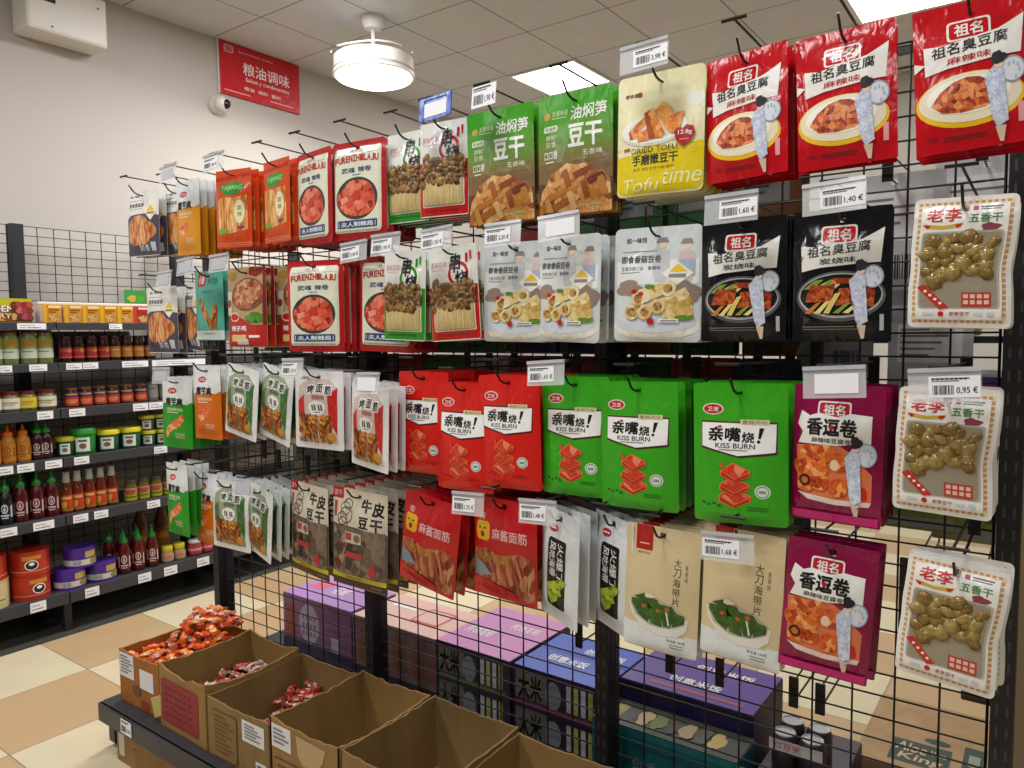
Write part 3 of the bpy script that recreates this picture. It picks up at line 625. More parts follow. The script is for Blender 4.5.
# clear bag of wrapped beef-style tofu
hdr = mat('#cdc2ae', .35)
rq = random.Random(8); crumple = []
for i_ in range(34):
    a_, b_ = .06+.88*((i_*7) % 34)/34, .43+.40*((i_*11) % 34)/34; r_ = rq.uniform(.05, .11); t_ = rq.uniform(0, 6.3)
    crumple.append(poly([(min(.98, max(.02, a_+r_*math.cos(t_+k_*1.57+rq.uniform(-.5, .5)))), min(.865, max(.385, b_+.75*r_*math.sin(t_+k_*1.57+rq.uniform(-.5, .5))))) for k_ in range(4)][::-1], mat(rq.choice(('#4c3c32', '#665242', '#7c6856', '#968474', '#3c2c22', '#6e3428', '#80705e')), .16)))
P['wrapped'] = pouch('snack_bag', .21, .285, .014, mat('#6a594b', .14), [
    ('header_print', [poly([(.0, .0), (1, .0), (1, .40), (.5, .37), (.0, .37)], hdr), poly([(.0, .0), (.2, .0), (.2, .11), (.0, .11)], mat('#a81c24', .35)), text('豆干', .03, .03, .17, .085, mat('#e8c8c0', .4), .02)]),
    ('sketch_print', [*[ring(.26+a, .2+b, r, r*.7, .012, mat('#6a5a4e', .5)) for a, b, r in ((0, 0, .1), (.03, .06, .12), (-.04, .1, .1), (.05, -.05, .08), (-.02, .14, .09))], rect(.03, .14, .09, .3, mat('#a8363a', .4))]),
    ('title_lettering', [text('牛', .55, .075, .73, .21, BLACK, .05), text('皮', .75, .085, .95, .23, BLACK, .05), text('豆', .53, .25, .70, .365, BLACK, .05), text('干', .74, .255, .93, .39, BLACK, .05)]),
    ('wrapped_piece', [rect(.02, .38, .98, .87, wraps), *crumple]),
    ('label_print', [rect(.3, .42, .6, .53, mat('#c4b29c', .35)), rect(.31, .43, .42, .5, mat('#a83a3a', .4)), ell(.52, .475, .06, .04, mat('#7a5a4a', .4)), rect(.3, .62, .62, .68, mat('#a83430', .35)), rrect(.74, .72, .84, .83, .03, mat('#b02a30', .35), .75)]),
    ('yellow_band', [rect(.004, .865, .996, .915, mat('#c4b61c', .3)), rect(.004, .915, .996, .99, mat('#3a2418', .35)), rect(.3, .88, .6, .9, mat('#8a7e1a', .4)), rect(.7, .95, .9, .96, mat('#8a7a5a', .4))])],
    'pillow', .004, mat('#6e5c4c', .2), .14, 39, .0018, cell=.012)

# red bag of shredded gluten in sauce
rb = mat('#b8161a', .2)
P['sauce_red'] = pouch('snack_bag', .20, .25, .014, rb, [
    ('clear_window', [poly([(.03, .53), (.25, .5), (.5, .55), (.8, .5), (.97, .56), (.97, .94), (.85, .97), (.6, .86), (.03, .8)], food('sauced_strips', ['#4a120a', '#8a3420', '#a85a38', '#c08a60'], 60, stretch=(1.6, 1, .6)))]),
    ('sauce_strip', [*[poly([(.3+.08*i, .56), (.34+.08*i, .55), (.46+.08*i, .8), (.42+.08*i, .82)], mat('#b06a42' if i % 2 else '#8a3a24', .25)) for i in range(6)], poly([(.03, .62), (.2, .66), (.35, .76), (.03, .8)], mat('#7a8a90', .2)), text('香辣', .16, .54, .6, .64, mat('#b8842a', .4), .01)]),
    ('cheerful_badge', [rrect(.06, .24, .31, .43, .06, mat('#d8a41e', .3), .8), rect(.11, .3, .15, .315, INK), rect(.2, .3, .24, .315, INK), ell(.18, .37, .035, .03, mat('#7a1a14', .4)), text('香', .11, .16, .22, .225, mat('#e8c0b0', .4))]),
    ('title_lettering', [text('麻酱面筋', .35, .29, .88, .40, mat('#e6b8b4', .35), .02)]),
    ('red_base', [poly([(.004, .8), (.3, .82), (.7, .9), (.68, .985), (.02, .985)], mat('#c01a1c', .25)), *[rect(.08+.07*i, .875+.012*i, .12+.07*i, .9+.012*i, mat('#8a1014', .4)) for i in range(7)]])],
    'pillow', .004, rb, .18, 41, .002, cell=.012)

# cream pouch of kelp
P['kelp'] = pouch('snack_pouch', .165, .268, .011, mat('#d8c49a', .35), [
    ('brand_badge', [rect(.14, .0, .37, .2, mat('#b01c1c', .35)), rect(.19, .145, .32, .155, mat('#e8c0a0', .4)), text('海味', .2, .05, .31, .12, mat('#c43a30', .35)), text('鲜物', .17, .215, .34, .235, mat('#a85a3a', .5))]),
    ('title_lettering', vtext('大刀海带片', .67, .22, .77, .60, mat('#4a3c26', .5), .0)+vtext('香辣味', .82, .26, .86, .4, mat('#7a6a4a', .5))),
    ('white_base', [poly([(.0, .79), (.3, .80), (1, .83), (1, .99), (0, .99)], mat('#dfe3e2', .3)), text('净含量 100克', .62, .865, .86, .89, mat('#4a4a50', .5)), rect(.66, .905, .84, .912, GREYINK), rect(.66, .925, .84, .932, GREYINK), rrect(.6, .81, .84, .838, .01, mat('#c8b878', .4), .6)]),
    ('food_picture', [poly([(.07, .62), (.12, .72), (.25, .81), (.5, .855), (.75, .84), (.87, .78), (.89, .68), (.5, .75)], mat('#e2e0d6', .3)), poly([(.1, .64), (.18, .73), (.4, .79), (.66, .78), (.84, .72), (.86, .67), (.7, .6), (.45, .56), (.2, .58)], mat('#b8b49e', .3)),
        *[poly(q, kelp) for q in ([(.12, .6), (.3, .59), (.46, .63), (.36, .77), (.22, .72), (.12, .64)], [(.34, .58), (.48, .57), (.56, .64), (.56, .78), (.4, .77), (.46, .64)], [(.52, .6), (.68, .6), (.76, .66), (.66, .77), (.58, .77)], [(.7, .64), (.84, .66), (.84, .72), (.7, .76)], [(.16, .58), (.3, .54), (.44, .57), (.3, .6)])],
        *[blob(a, b, .03, .014, mat('#c85a30', .3), 3) for a, b in ((.3, .645), (.5, .655), (.62, .63), (.36, .56))], poly([(.6, .65), (.62, .65), (.66, .75), (.64, .76)], mat('#d8dcc8', .3)), blob(.38, .55, .07, .018, mat('#e0dccc', .3), 7)])],
    'doy', .006, mat('#c8cac8', .3), .3, 43, .0009)

# white pouch with a tilted black label
P['seaweed_white'] = pouch('snack_pouch', .15, .262, .014, mat('#dadee0', .2), [
    ('brand_badge', [ell(.36, .16, .12, .035, mat('#b8343a', .35)), rect(.28, .155, .44, .165, WHITE)]),
    ('black_label', [rrect(.3, .24, .76, .86, .05, BLACK, .57), rtext('风吃海带', .36, .27, .52, .58, WHITE, .02), rtext('火爆了', .56, .27, .71, .62, WHITE, .01)]),
    ('food_picture', [poly([(.32, .66), (.5, .62), (.7, .56), (.8, .6), (.66, .68), (.6, .78), (.42, .84), (.34, .78)], food('sea_greens', ['#4a6a10', '#84a020', '#b0c040'], 90)), blob(.55, .68, .14, .06, food('sea_greens', [], 1), 5, amp=.2)])],
    'pillow', .004, silver, .2, 45, .0022)

# ------------------------------------------------------------------ room shell
def tile_mat(name, c1, c2, line, size, gap, ox, oy, rough, checker):
    m = bpy.data.materials.new(name); m.use_nodes = True
    n, l = nodes(m); b = n['Principled BSDF']
    tc = n.new('ShaderNodeTexCoord'); sp = n.new('ShaderNodeSeparateXYZ'); l.new(tc.outputs['Object'], sp.inputs[0])
    def M(op, a, b_=None):
        q = n.new('ShaderNodeMath'); q.operation = op
        for i, x in enumerate((a, b_)):
            if x is None: continue
            if isinstance(x, (int, float)): q.inputs[i].default_value = x
            else: l.new(x, q.inputs[i])
        return q.outputs[0]
    fr = []; fl = []
    for out, off in ((sp.outputs[0], ox), (sp.outputs[1], oy)):
        s = M('DIVIDE', M('SUBTRACT', out, off), size)
        fl.append(M('FLOOR', s)); f = M('FRACT', s)
        fr.append(M('MINIMUM', f, M('SUBTRACT', 1, f)))
    ln = M('LESS_THAN', M('MINIMUM', fr[0], fr[1]), gap/size)
    chk = M('MODULO', M('ABSOLUTE', M('ADD', fl[0], fl[1])), 2)
    nz = n.new('ShaderNodeTexNoise'); nz.inputs['Scale'].default_value = 5; nz.inputs['Detail'].default_value = 6
    l.new(tc.outputs['Object'], nz.inputs['Vector'])
    mx = n.new('ShaderNodeMix'); mx.data_type = 'RGBA'; mx.inputs[6].default_value = lin(c1); mx.inputs[7].default_value = lin(c2)
    l.new(chk, mx.inputs[0]) if checker else None
    if not checker: mx.inputs[0].default_value = 0
    m2 = n.new('ShaderNodeMix'); m2.data_type = 'RGBA'; m2.blend_type = 'MULTIPLY'; m2.inputs[0].default_value = .22
    l.new(mx.outputs[2], m2.inputs[6]); l.new(nz.outputs['Color'], m2.inputs[7])
    m3 = n.new('ShaderNodeMix'); m3.data_type = 'RGBA'; m3.inputs[7].default_value = lin(line)
    l.new(ln, m3.inputs[0]); l.new(m2.outputs[2], m3.inputs[6]); l.new(m3.outputs[2], b.inputs['Base Color'])
    b.inputs['Roughness'].default_value = rough
    return m
CEIL = 3.505; XW = -4.62; YF = 6.6
fl = MB().box(XW-.1, -4, -.1, 4, YF+.1, 0, tile_mat('floor_tiles', '#dccfae', '#c5a67e', '#968262', .5, .0028, -3.03, 1.04, .32, True)).build('floor'); struct(fl)
ce = MB().box(XW-.1, -4, CEIL, 4, YF+.1, CEIL+.1, tile_mat('ceiling_tiles', '#cfcecd', '#cfcecd', '#6c6964', .6, .0042, -3.5, 3.6, .9, False)).build('ceiling'); struct(ce)
wall_m = mat('#b9b3ac', .85)
struct(MB().box(XW-.1, -4, 0, XW, YF+.1, CEIL, wall_m).build('wall_end'))
struct(MB().box(XW-.1, YF, 0, 4, YF+.1, CEIL, mat('#bfbcb6', .85)).build('wall_far'))
struct(MB().box(XW, -4, 0, -4.012, YF, .0016, tile_mat('dark_border_tiles', '#4a4b45', '#4a4b45', '#33342f', .5, .0028, -3.03, 1.04, .32, False)).build('trim_2'))
struct(MB().box(XW, -4, 0, XW+.012, YF, .08, mat('#4d4a48', .5)).build('baseboard_end'))
# beige pillar casing just past the near upright
struct(MB().box(-.088, 2.33, 0, .4, 2.6, CEIL, mat('#b59f80', .7), bev=.006).build('trim_1'))

# ceiling light panels and the round fan lamp
GLOW = mat('#fff8ee', .5, emit=9)
def panel(x, y, lab):
    r = empty('ceiling_light_panel', (x, y, CEIL)); tag(r, lab, 'ceiling light', 'square ceiling light panels')
    f = MB()
    for a, b, c, d in ((-.298, -.298, .298, -.275), (-.298, .275, .298, .298), (-.298, -.275, -.275, .275), (.275, -.275, .298, .275)):
        f.box(a, b, -.012, c, d, 0, mat('#dedad2', .5))
    f.build('frame', r); MB().box(-.275, -.275, -.008, .275, .275, -.004, GLOW).build('diffuser', r)
panel(-3.2, 5.1, 'square white ceiling light panel behind the green pouches')
panel(-.8, 5.1, 'square white ceiling light panel above the red pouches')
def area(x, y, z, sx, sy, p, col=(.985, .985, .985)):
    l = bpy.data.lights.new('ceiling_lamp', 'AREA'); l.shape = 'RECTANGLE'; l.size = sx; l.size_y = sy; l.energy = p; l.color = col
    o = bpy.data.objects.new('ceiling_lamp', l); o.location = (x, y, z); C.objects.link(o); o['kind'] = 'helper'; return o
for x in (-3.2, -.8, 1.6):
    for y in (-2.1, .3, 2.7, 5.1):
        area(x, y, CEIL-.02, .55, .55, {-3.2: 36, -.8: 29, 1.6: 16}[x]*(.5 if y > 2 and x > -2 else 1))

fan = empty('fan_lamp', (-3.54, 3.42, CEIL)); tag(fan, 'round glowing ceiling fan lamp hanging on a short rod', 'lamp')
wp = mat('#d9d5cf', .35)
MB().lathe([(.001, 0), (.075, 0), (.078, -.012), (.07, -.05), (.052, -.075), (.02, -.08)][::-1], wp, 28).build('canopy', fan)
MB().tube([(0, 0, -.07), (0, 0, -.24)], .013, wp, 12).build('rod', fan)
MB().lathe([(.02, -.22), (.05, -.225), (.07, -.245), (.235, -.25), (.25, -.262), (.25, -.33), (.235, -.335), (.235, -.345), (.256, -.35), (.256, -.366), (.24, -.37)][::-1], wp, 48).build('drum', fan)
MB().lathe([(.001, -.402), (.12, -.40), (.2, -.392), (.232, -.38), (.24, -.366)], mat('#fff6ea', .5, emit=7), 48).build('glowing_diffuser', fan)
bl = MB()
for k in range(3):
    a0 = R(120*k+20)
    bl.tube([(.262*math.cos(a0+t*.28), .262*math.sin(a0+t*.28), -.243-.006*math.sin(t)) for t in range(7)], .006, mat('#b9b4ac', .3), 6)
bl.build('folded_blade', fan)
area(-3.54, 3.42, CEIL-.42, .45, .45, 30, (1, .97, .93)).data.shape = 'DISK'

# red aisle sign on the wall
sg = empty('aisle_sign', (XW, 3.03, 3.15)); tag(sg, 'red aisle sign with white lettering on the white wall', 'sign')
SGM = Matrix(((0, 0, 1), (1, 0, 0), (0, 1, 0)))
def wall_art(name, ops, w, h, parent, x0, y0, z0):
    """flat artwork facing +X with its top-left corner at (x0, y0, z0)"""
    ops = flat(ops); mb = MB(); ls = layers(ops)
    for op, L in zip(ops, ls):
        mb.add([(x0+.0006*L, y0+u*w, z0-v*h) for u, v in op[1]], op[2], op[3])
    return mb.build(name, parent)
MB().box(.0, 0, 0, .02, .655, .352, mat('#c31824', .3), bev=.002).build('board', sg)
MB().box(-.0, -.012, -.004, .012, 0, .356, mat('#d8d4d0', .4)).build('white_edge', sg)
wall_art('lettering', [text('粮油调味', .27, .30, .86, .54, WHITE, .01), text('Salsas y condimentos', .30, .58, .85, .68, WHITE)], .655, .352, sg, .02, 0, .352)
wall_art('small_lettering', [text('粮油', .28, .76, .4, .83, WHITE), text('调料', .45, .76, .57, .83, WHITE), text('酱料', .62, .76, .74, .83, WHITE), text('Supermercado oriental', .22, .1, .64, .16, mat('#eac0c0', .4)), rect(.04, .91, .35, .925, mat('#eac0c0', .4)), rect(.6, .9, .9, .915, mat('#eac0c0', .4))], .655, .352, sg, .02, 0, .352)
wall_art('emblem', [rrect(.05, .06, .16, .2, .02, mat('#eac0c0', .4), 1.86), rrect(.06, .075, .15, .185, .015, mat('#c31824', .3), 1.86), text('日百', .07, .09, .14, .17, mat('#eac0c0', .4))], .655, .352, sg, .02, 0, .352)

# wall ventilation box
ac = empty('wall_air_unit', (XW, 1.79, 3.15)); tag(ac, 'white box shaped air unit high on the wall', 'air unit')
MB().box(0, 0, 0, .19, .42, .27, mat('#dcd8d0', .45), bev=.018).build('casing', ac)
MB().box(.185, .075, .16, .194, .145, .235, mat('#17140f', .3)).build('dark_opening', ac)
MB().lathe([(.001, 0), (.024, 0), (.03, .004), (.024, .008)], mat('#2f2a24', .3), 16).build('vent_fan', ac).matrix_local = Matrix.Translation((.194, .11, .197)) @ Matrix.Rotation(PI/2, 4, 'Y')
lb = MB(); 
for dy, dz in ((.365, .205), (.12, .03)): lb.box(.188, dy, dz, .194, dy+.008, dz+.008, mat('#3a3632', .4))
lb.build('screw', ac)
MB().tube([(.05, .24, .27), (.04, .3, .32), (.03, .36, .325), (.02, .40, .29), (.06, .41, .255)], .004, mat('#aaa59c', .5), 6).build('cable', ac)

# dome camera
cam_t = empty('security_camera', (XW, 3.0, 3.06)); tag(cam_t, 'small white dome security camera below the red sign', 'security camera')
MB().lathe([(.001, .0), (.062, .0), (.062, .03), (.05, .05)], mat('#d4cfc8', .4), 24).build('mount', cam_t).matrix_local = Matrix.Rotation(PI/2, 4, 'Y')
b_ = bmesh.new(); bmesh.ops.create_uvsphere(b_, u_segments=20, v_segments=12, radius=.05)
MB().bm(b_, mat('#d9d5ce', .35), Matrix.Translation((.06, .0, 0)), True).build('ball', cam_t)
b_ = bmesh.new(); bmesh.ops.create_uvsphere(b_, u_segments=18, v_segments=10, radius=.033)
MB().bm(b_, mat('#0d0c0c', .15), Matrix.Translation((.088, .018, -.004)), True).build('lens', cam_t)

# ------------------------------------------------------------------ gondola with wire mesh
CW, CH = .0849, .0497
POST = [.0, -.905, -1.81, -2.715]; POST = [x-.062 for x in POST]
ROW0 = CAM_H-.8026
gd = empty('gondola_shelving', (-1.45, D, 0)); tag(gd, 'black wire mesh display gondola with slotted uprights and low base shelf', 'shelving')
def gpart(mb, n): 
    o = mb.build(n); o.parent = gd; o.location = (1.45, -D, 0); return o
slot = mat('#4c4b50', .5)
for px in POST:
    m = MB().box(px-.02, D-.035, 0, px+.02, D+.035, 2.115, STEEL, bev=.002)
    s = m
    for k in range(40):
        for dx in (-.0085, .0085):
            s.box(px+dx-.0022, D-.0355, .3+k*.0445, px+dx+.0022, D-.0346, .322+k*.0445, slot)
    gpart(m, 'upright')
for i in range(3):
    x1 = POST[i]-.026; x0 = POST[i+1]+.026; n = 10; cw = (x1-x0)/n
    m = MB()
    zs = [ROW0+CH*k for k in range(-9, 29)]
    for k in range(n+1): m.tube([(x0+cw*k, D, zs[0]), (x0+cw*k, D, zs[-1])], .0024 if 0 < k < n else .003, WIRE, 5)
    for z in zs: m.tube([(x0, D-.004, z), (x1, D-.004, z)], .0022, WIRE, 5)
    gpart(m, 'mesh_panel')
for i in range(3):
    gpart(MB().box(POST[i+1], D-.012, .24, POST[i], D+.012, .27, STEEL), 'cross_rail'); gpart(MB().box(POST[i+1], D+.0, 2.085, POST[i], D+.014, 2.1, STEEL), 'cross_rail')
shelf_m = mat('#3b3b41', .45, .1)
for i in range(3):
    x1 = POST[i]; x0 = POST[i+1]+(.026 if i == 2 else 0)
    m = MB().box(x0+.002, 1.235, .185, x1-.002, D-.035, .2, shelf_m).box(x0+.002, 1.228, .135, x1-.002, 1.243, .2, shelf_m, bev=.002)
    gpart(m, 'base_deck')
    m = MB().box(x0+.002, D+.035, .185, x1-.002, 2.29, .2, shelf_m).box(x0+.002, 2.285, .135, x1-.002, 2.3, .2, shelf_m, bev=.002)
    gpart(m, 'rear_deck')
for px in POST:
    m = MB().box(px-.018, 1.27, .134, px+.018, 2.26, .18, STEEL).box(px-.02, 1.285, .02, px+.02, 1.335, .16, STEEL).box(px-.02, 2.2, .02, px+.02, 2.245, .16, STEEL)
    m.lathe([(.012, 0), (.016, .004), (.016, .012), (.006, .02), (.006, .05)], mat('#3a3034', .5), 12, px, 1.312)
    m.lathe([(.012, 0), (.016, .004), (.016, .012), (.006, .02), (.006, .05)], mat('#3a3034', .5), 12, px, 2.222)
    gpart(m, 'foot')

# ------------------------------------------------------------------ hooks, tags and hanging packs
def make_hook(L):
    """double wire peg: low wire with turned-up tip, high wire ending in a cross bar for the tag; origin where it meets the mesh, at low wire height"""
    r = empty('peg_hook', (0, 0, 0))
    MB().tube([(0, -.004, 0), (0, -L+.006, 0), (0, -L-.004, .002), (0, -L-.016, .008), (0, -L-.034, .03)], .0026, WIRE, 6).build('lower_prong', r)
    MB().tube([(0, -.004, .05), (0, -L-.05, .058)], .0024, WIRE, 6).build('tag_arm', r)
    MB().tube([(-.023, -L-.05, .058), (.023, -L-.05, .058)], .003, WIRE, 6).build('cross_bar', r)
    MB().box(-.011, -.012, -.012, .011, -.006, .062, WIRE, bev=.001).build('back_plate', r)
    return r
HOOK = None
def hook(x, z, L, lab, y=D, flip=False):
    global HOOK
    if HOOK is None: HOOK = make_hook(HL+.012); o = HOOK
    else: o = copy_tree(HOOK)
    o.location = (x, y-.004, z)
    if flip: o.rotation_euler.z = PI; o.location.y = y+.004
    else: o.scale.y = L/(HL+.012)
    return tag(o, lab, 'hook', 'double wire peg hooks')
def make_tag(kind, price):
    r = empty('price_tag', (0, 0, 0))
    hold = {'blue': mat('#3458b8', .3), 'bare': None}.get(kind, CLEAR)
    w, h = .102, .056
    if kind == 'bare': w, h = .072, .056
    m = MB()
    if kind == 'blue':
        m.box(-w/2, -.0035, -h, -w/2+.014, .0, 0, hold).box(w/2-.014, -.0035, -h, w/2, 0, 0, hold).box(-w/2, -.003, -.006, w/2, 0, 0, hold).box(-w/2, -.001, -h, w/2, 0, 0, mat('#5b78c8', .3))
        m.build('holder', r)
    elif kind != 'bare':
        m.box(-w/2, -.0006, -h, w/2, 0, 0, CLEAR).box(-w/2, -.004, -.007, w/2, .002, 0, mat('#c9cbd2', .2, alpha=.7)).build('holder', r)
    pw = .071 if kind != 'blue' else .074
    ox = {'paper': -.012, 'off': .014, 'blank': .004, 'blue': 0, 'bare': 0, 'pale': 0}[kind]
    ph = .034 if kind != 'bare' else .05
    z1 = -.014 if kind != 'bare' else -.004
    pm = PAPER if kind != 'pale' else mat('#bcbcc4', .6)
    mb = MB().box(ox-pw/2, -.0018, z1-ph, ox+pw/2, -.0008, z1, pm); mb.build('paper', r)
    if kind in ('paper', 'off', 'bare'):
        ops = [rect(.06, .08, .80, .14, GREYINK), rect(.06, .2, .6, .25, GREYINK), *[rect(.06+.09*i, .08, .12+.09*i, .16, INK) for i in range(8)], barcode(.08, .42, .5, .86, INK), text(price, .54, .5, .95, .84, INK, .01)]
        ops = flat(ops); ls = layers(ops); q = MB()
        for op, L in zip(ops, ls): q.add([(ox-pw/2+u*pw, -.0019-.0003*L, z1-v*ph) for u, v in op[1]], op[2], op[3])
        q.build('print', r)
    return r
TAGS = {}
def price_tag(kind, price, x, y, z, lab, yaw=0, tilt=0, roll=0):
    k = (kind, price)
    if k not in TAGS: TAGS[k] = make_tag(kind, price); o = TAGS[k]
    else: o = copy_tree(TAGS[k])
    o.location = (x, y, z); o.rotation_euler = (R(tilt), R(roll), R(yaw))
    return tag(o, lab, 'price tag', 'price tags on the hooks')

ZT = [2.04, 1.73, 1.415, 1.105]
ROWN = ['of the top row', 'of the second row', 'of the third row', 'of the lowest row']
rd = random.Random(11)
# row, x, product, bags behind, forward offset, yaw, roll, tag, short description, drop, tag dx
HOOKS = [
 (0, -.128, 'tofu_red', 3, .0, 6, -3, None, 'red pouch with tofu bowl nearest the corner post', 0),
 (0, -.316, 'tofu_red', 1, .0, 2, -2, None, 'red pouch with tofu bowl above the black pouches', 0),
 (0, -.490, 'tofu_red', 3, .0, -8, -1, None, 'red pouch with tofu bowl beside the yellow pouch', 0),
 (0, -.663, 'dried_tofu', 4, .0, 0, 1, ('off', '3,98 €', -.005), 'cream and yellow dried tofu pouch', 0),
 (0, -.866, 'bamboo', 2, .0, 2, 0, None, 'green bamboo shoot pouch beside the yellow pouch', 0),
 (0, -1.072, 'bamboo', 3, .0, 4, -1, ('bare', '1,90 €', .01), 'green bamboo shoot pouch beside the skewer bags', 0),
 (0, -1.243, 'skewer_red', 4, .0, 3, 1, ('blue', '', .035), 'red edged skewer bag', 0),
 (0, -1.385, 'skewer_green', 4, -.02, -2, 1, None, 'green edged skewer bag', 0),
 (0, -1.550, 'round_dish', 5, .0, 3, 1, None, 'red bordered round dish pack beside the skewer bags', 0),
 (0, -1.737, 'round_dish', 5, .0, -11, 1, None, 'red bordered round dish pack beside the orange packs', 0),
 (0, -1.909, 'carrot', 5, .0, -9, 1, None, 'orange red strip pouch beside the round dish pack', 0),
 (0, -2.127, 'carrot', 6, .0, 8, 1, ('paper', '1,85 €', .0), 'orange red strip pouch beside the amber pouches', 0),
 (0, -2.388, 'konjac_amber', 6, .0, -1, 1, ('pale', '', .0), 'amber pouch with white top', 0),
 (0, -2.545, 'strips', 3, -.05, -2, 1, None, 'white and slate pack tucked beside the amber pouch', 0),
 (0, -2.68, 'strips', 2, .0, 2, 1, None, 'white and slate pack at the wall end', 0),
 (1, -.127, 'vacuum', 2, .0, -2, 2, None, 'vacuum pack of brown tofu', 0),
 (1, -.314, 'tofu_black', 1, .0, 2, 0, ('off', '1,40 €', .0), 'black tofu pouch beside the vacuum pack', 0),
 (1, -.491, 'tofu_black', 2, .0, 1, 0, ('off', '1,60 €', .0), 'black tofu pouch beside the pale roll pouch', 0),
 (1, -.668, 'skin_rolls', 5, .0, 2, 1, None, 'pale roll pouch beside the black pouch', 0),
 (1, -.882, 'skin_rolls', 6, .0, -12, 2, ('blank', '', .015), 'pale roll pouch between two like it', 0),
 (1, -1.04, 'skin_rolls', 3, -.02, 1, 1, ('paper', '2,20 €', .01), 'pale roll pouch beside the red skewer bag', 0),
 (1, -1.215, 'skewer_red', 4, .01, 2, -3, ('paper', '1,95 €', .01), 'red edged skewer bag', 0),
 (1, -1.375, 'skewer_green', 4, .01, -2, 2, ('paper', '1,95 €', .0), 'green edged skewer bag', 0),
 (1, -1.50, 'round_dish', 4, -.05, 4, 2, ('paper', '2,40 €', -.06), 'red bordered dish pack half behind the skewer bag', 0),
 (1, -1.746, 'round_dish', 5, .0, 12, 0, None, 'red bordered round dish pack shown whole', 0),
 (1, -1.90, 'bowl_red', 3, -.07, 8, 0, None, 'red banded bowl pack tucked behind the round dish pack', 0),
 (1, -2.075, 'bowl_red', 4, .0, 2, 0, ('pale', '', -.04), 'red banded bowl pack beside the teal pack', 0),
 (1, -2.283, 'teal', 3, .0, 0, 0, ('pale', '', -.02), 'teal sausage pack', 0),
 (1, -2.43, 'strips', 2, -.03, -16, 2, ('pale', '', -.06), 'white and slate pack turned edgeways', .03),
 (1, -2.58, 'strips', 2, .0, 0, 0, None, 'white and slate pack at the wall end', .04),
 (2, -.143, 'vacuum', 4, .0, -2, 2, ('off', '0,95 €', .0), 'vacuum pack of brown tofu', 0),
 (2, -.313, 'rolls_magenta', 4, .0, -2, 1, ('blank', '', .005), 'magenta roll pouch', 0),
 (2, -.488, 'kiss_green', 3, .02, 4, -1, None, 'bright green pouch beside the magenta pouch', 0),
 (2, -.712, 'kiss_green', 4, .0, 0, -1, None, 'bright green pouch between two like it', 0.005),
 (2, -.880, 'kiss_green', 4, -.02, 0, -1, ('paper', '1,65 €', -.035), 'bright green pouch beside the red ones', 0),
 (2, -1.053, 'kiss_red', 5, .0, 0, -1, None, 'bright red pouch beside the green ones', 0),
 (2, -1.19, 'kiss_red', 5, .0, 0, 0, None, 'bright red pouch between two like it', .022),
 (2, -1.355, 'kiss_red', 5, -.03, -1, 0, None, 'bright red pouch beside the grilled gluten pack', 0),
 (2, -1.495, 'gluten_red', 4, .03, -12, 3, ('blank', '', .06), 'white and red grilled gluten pack hanging askew', .036),
 (2, -1.740, 'gluten_red', 4, .0, 7, 1, ('paper', '1,75 €', -.03), 'white and red grilled gluten pack hanging level', 0.005),
 (2, -1.93, 'gluten_green', 4, .0, -8, 10, None, 'white and green grilled gluten pack beside the red one', 0),
 (2, -2.11, 'gluten_green', 4, .0, -4, 8, None, 'white and green grilled gluten pack beside the amber pouch', 0),
 (2, -2.315, 'konjac_orange', 4, .0, 4, 0, None, 'amber pouch with white top', 0),
 (2, -2.50, 'konjac_green', 4, .0, 12, 2, ('pale', '', .02), 'green pouch with white top', .045),
 (3, -.12, 'vacuum', 2, .02, -3, 5, None, 'vacuum pack of brown tofu', -.025),
 (3, -.318, 'rolls_magenta', 2, .0, 5, 4, None, 'magenta roll pouch', -.02),
 (3, -.482, 'kelp', 4, .0, -4, 2, ('paper', '1,68 €', -.01, -.03), 'cream kelp pouch beside the magenta pouch', -.02),
 (3, -.653, 'kelp', 9, .0, 2, 2, None, 'cream kelp pouch beside the white pouch', 0),
 (3, -.785, 'seaweed_white', 4, -.03, -28, 2, None, 'white black label pouch half behind the kelp pouch', 0),
 (3, -.906, 'seaweed_white', 4, .0, -24, 3, ('paper', '1,48 €', -.02), 'white black label pouch beside the red sauce bag', 0),
 (3, -1.075, 'sauce_red', 3, -.01, -4, 0, ('paper', '1,75 €', -.06, -.015), 'red sauce bag beside the white pouch', -.005),
 (3, -1.300, 'sauce_red', 3, .0, -2, 8, None, 'red sauce bag hanging askew', .015),
 (3, -1.576, 'wrapped', 9, .0, 3, 2, None, 'brown bag of wrapped tofu nearer the red sauce bag', .03),
 (3, -1.835, 'wrapped', 9, -.03, -8, 1, None, 'brown bag of wrapped tofu nearer the gluten packs', .045),
 (3, -2.04, 'gluten_green', 4, .0, -12, 8, ('pale', '', .01, .0), 'white and green grilled gluten pack beside the brown bag', .072),
 (3, -2.20, 'gluten_green', 3, .0, 4, 1, None, 'white and green grilled gluten pack beside the amber pouch', .072),
 (3, -2.37, 'konjac_orange', 2, -.02, 0, 0, None, 'amber pouch with white top', .065),
 (3, -2.455, 'konjac_green', 3, .04, -2, 0, None, 'green pouch with white top', .032),
]
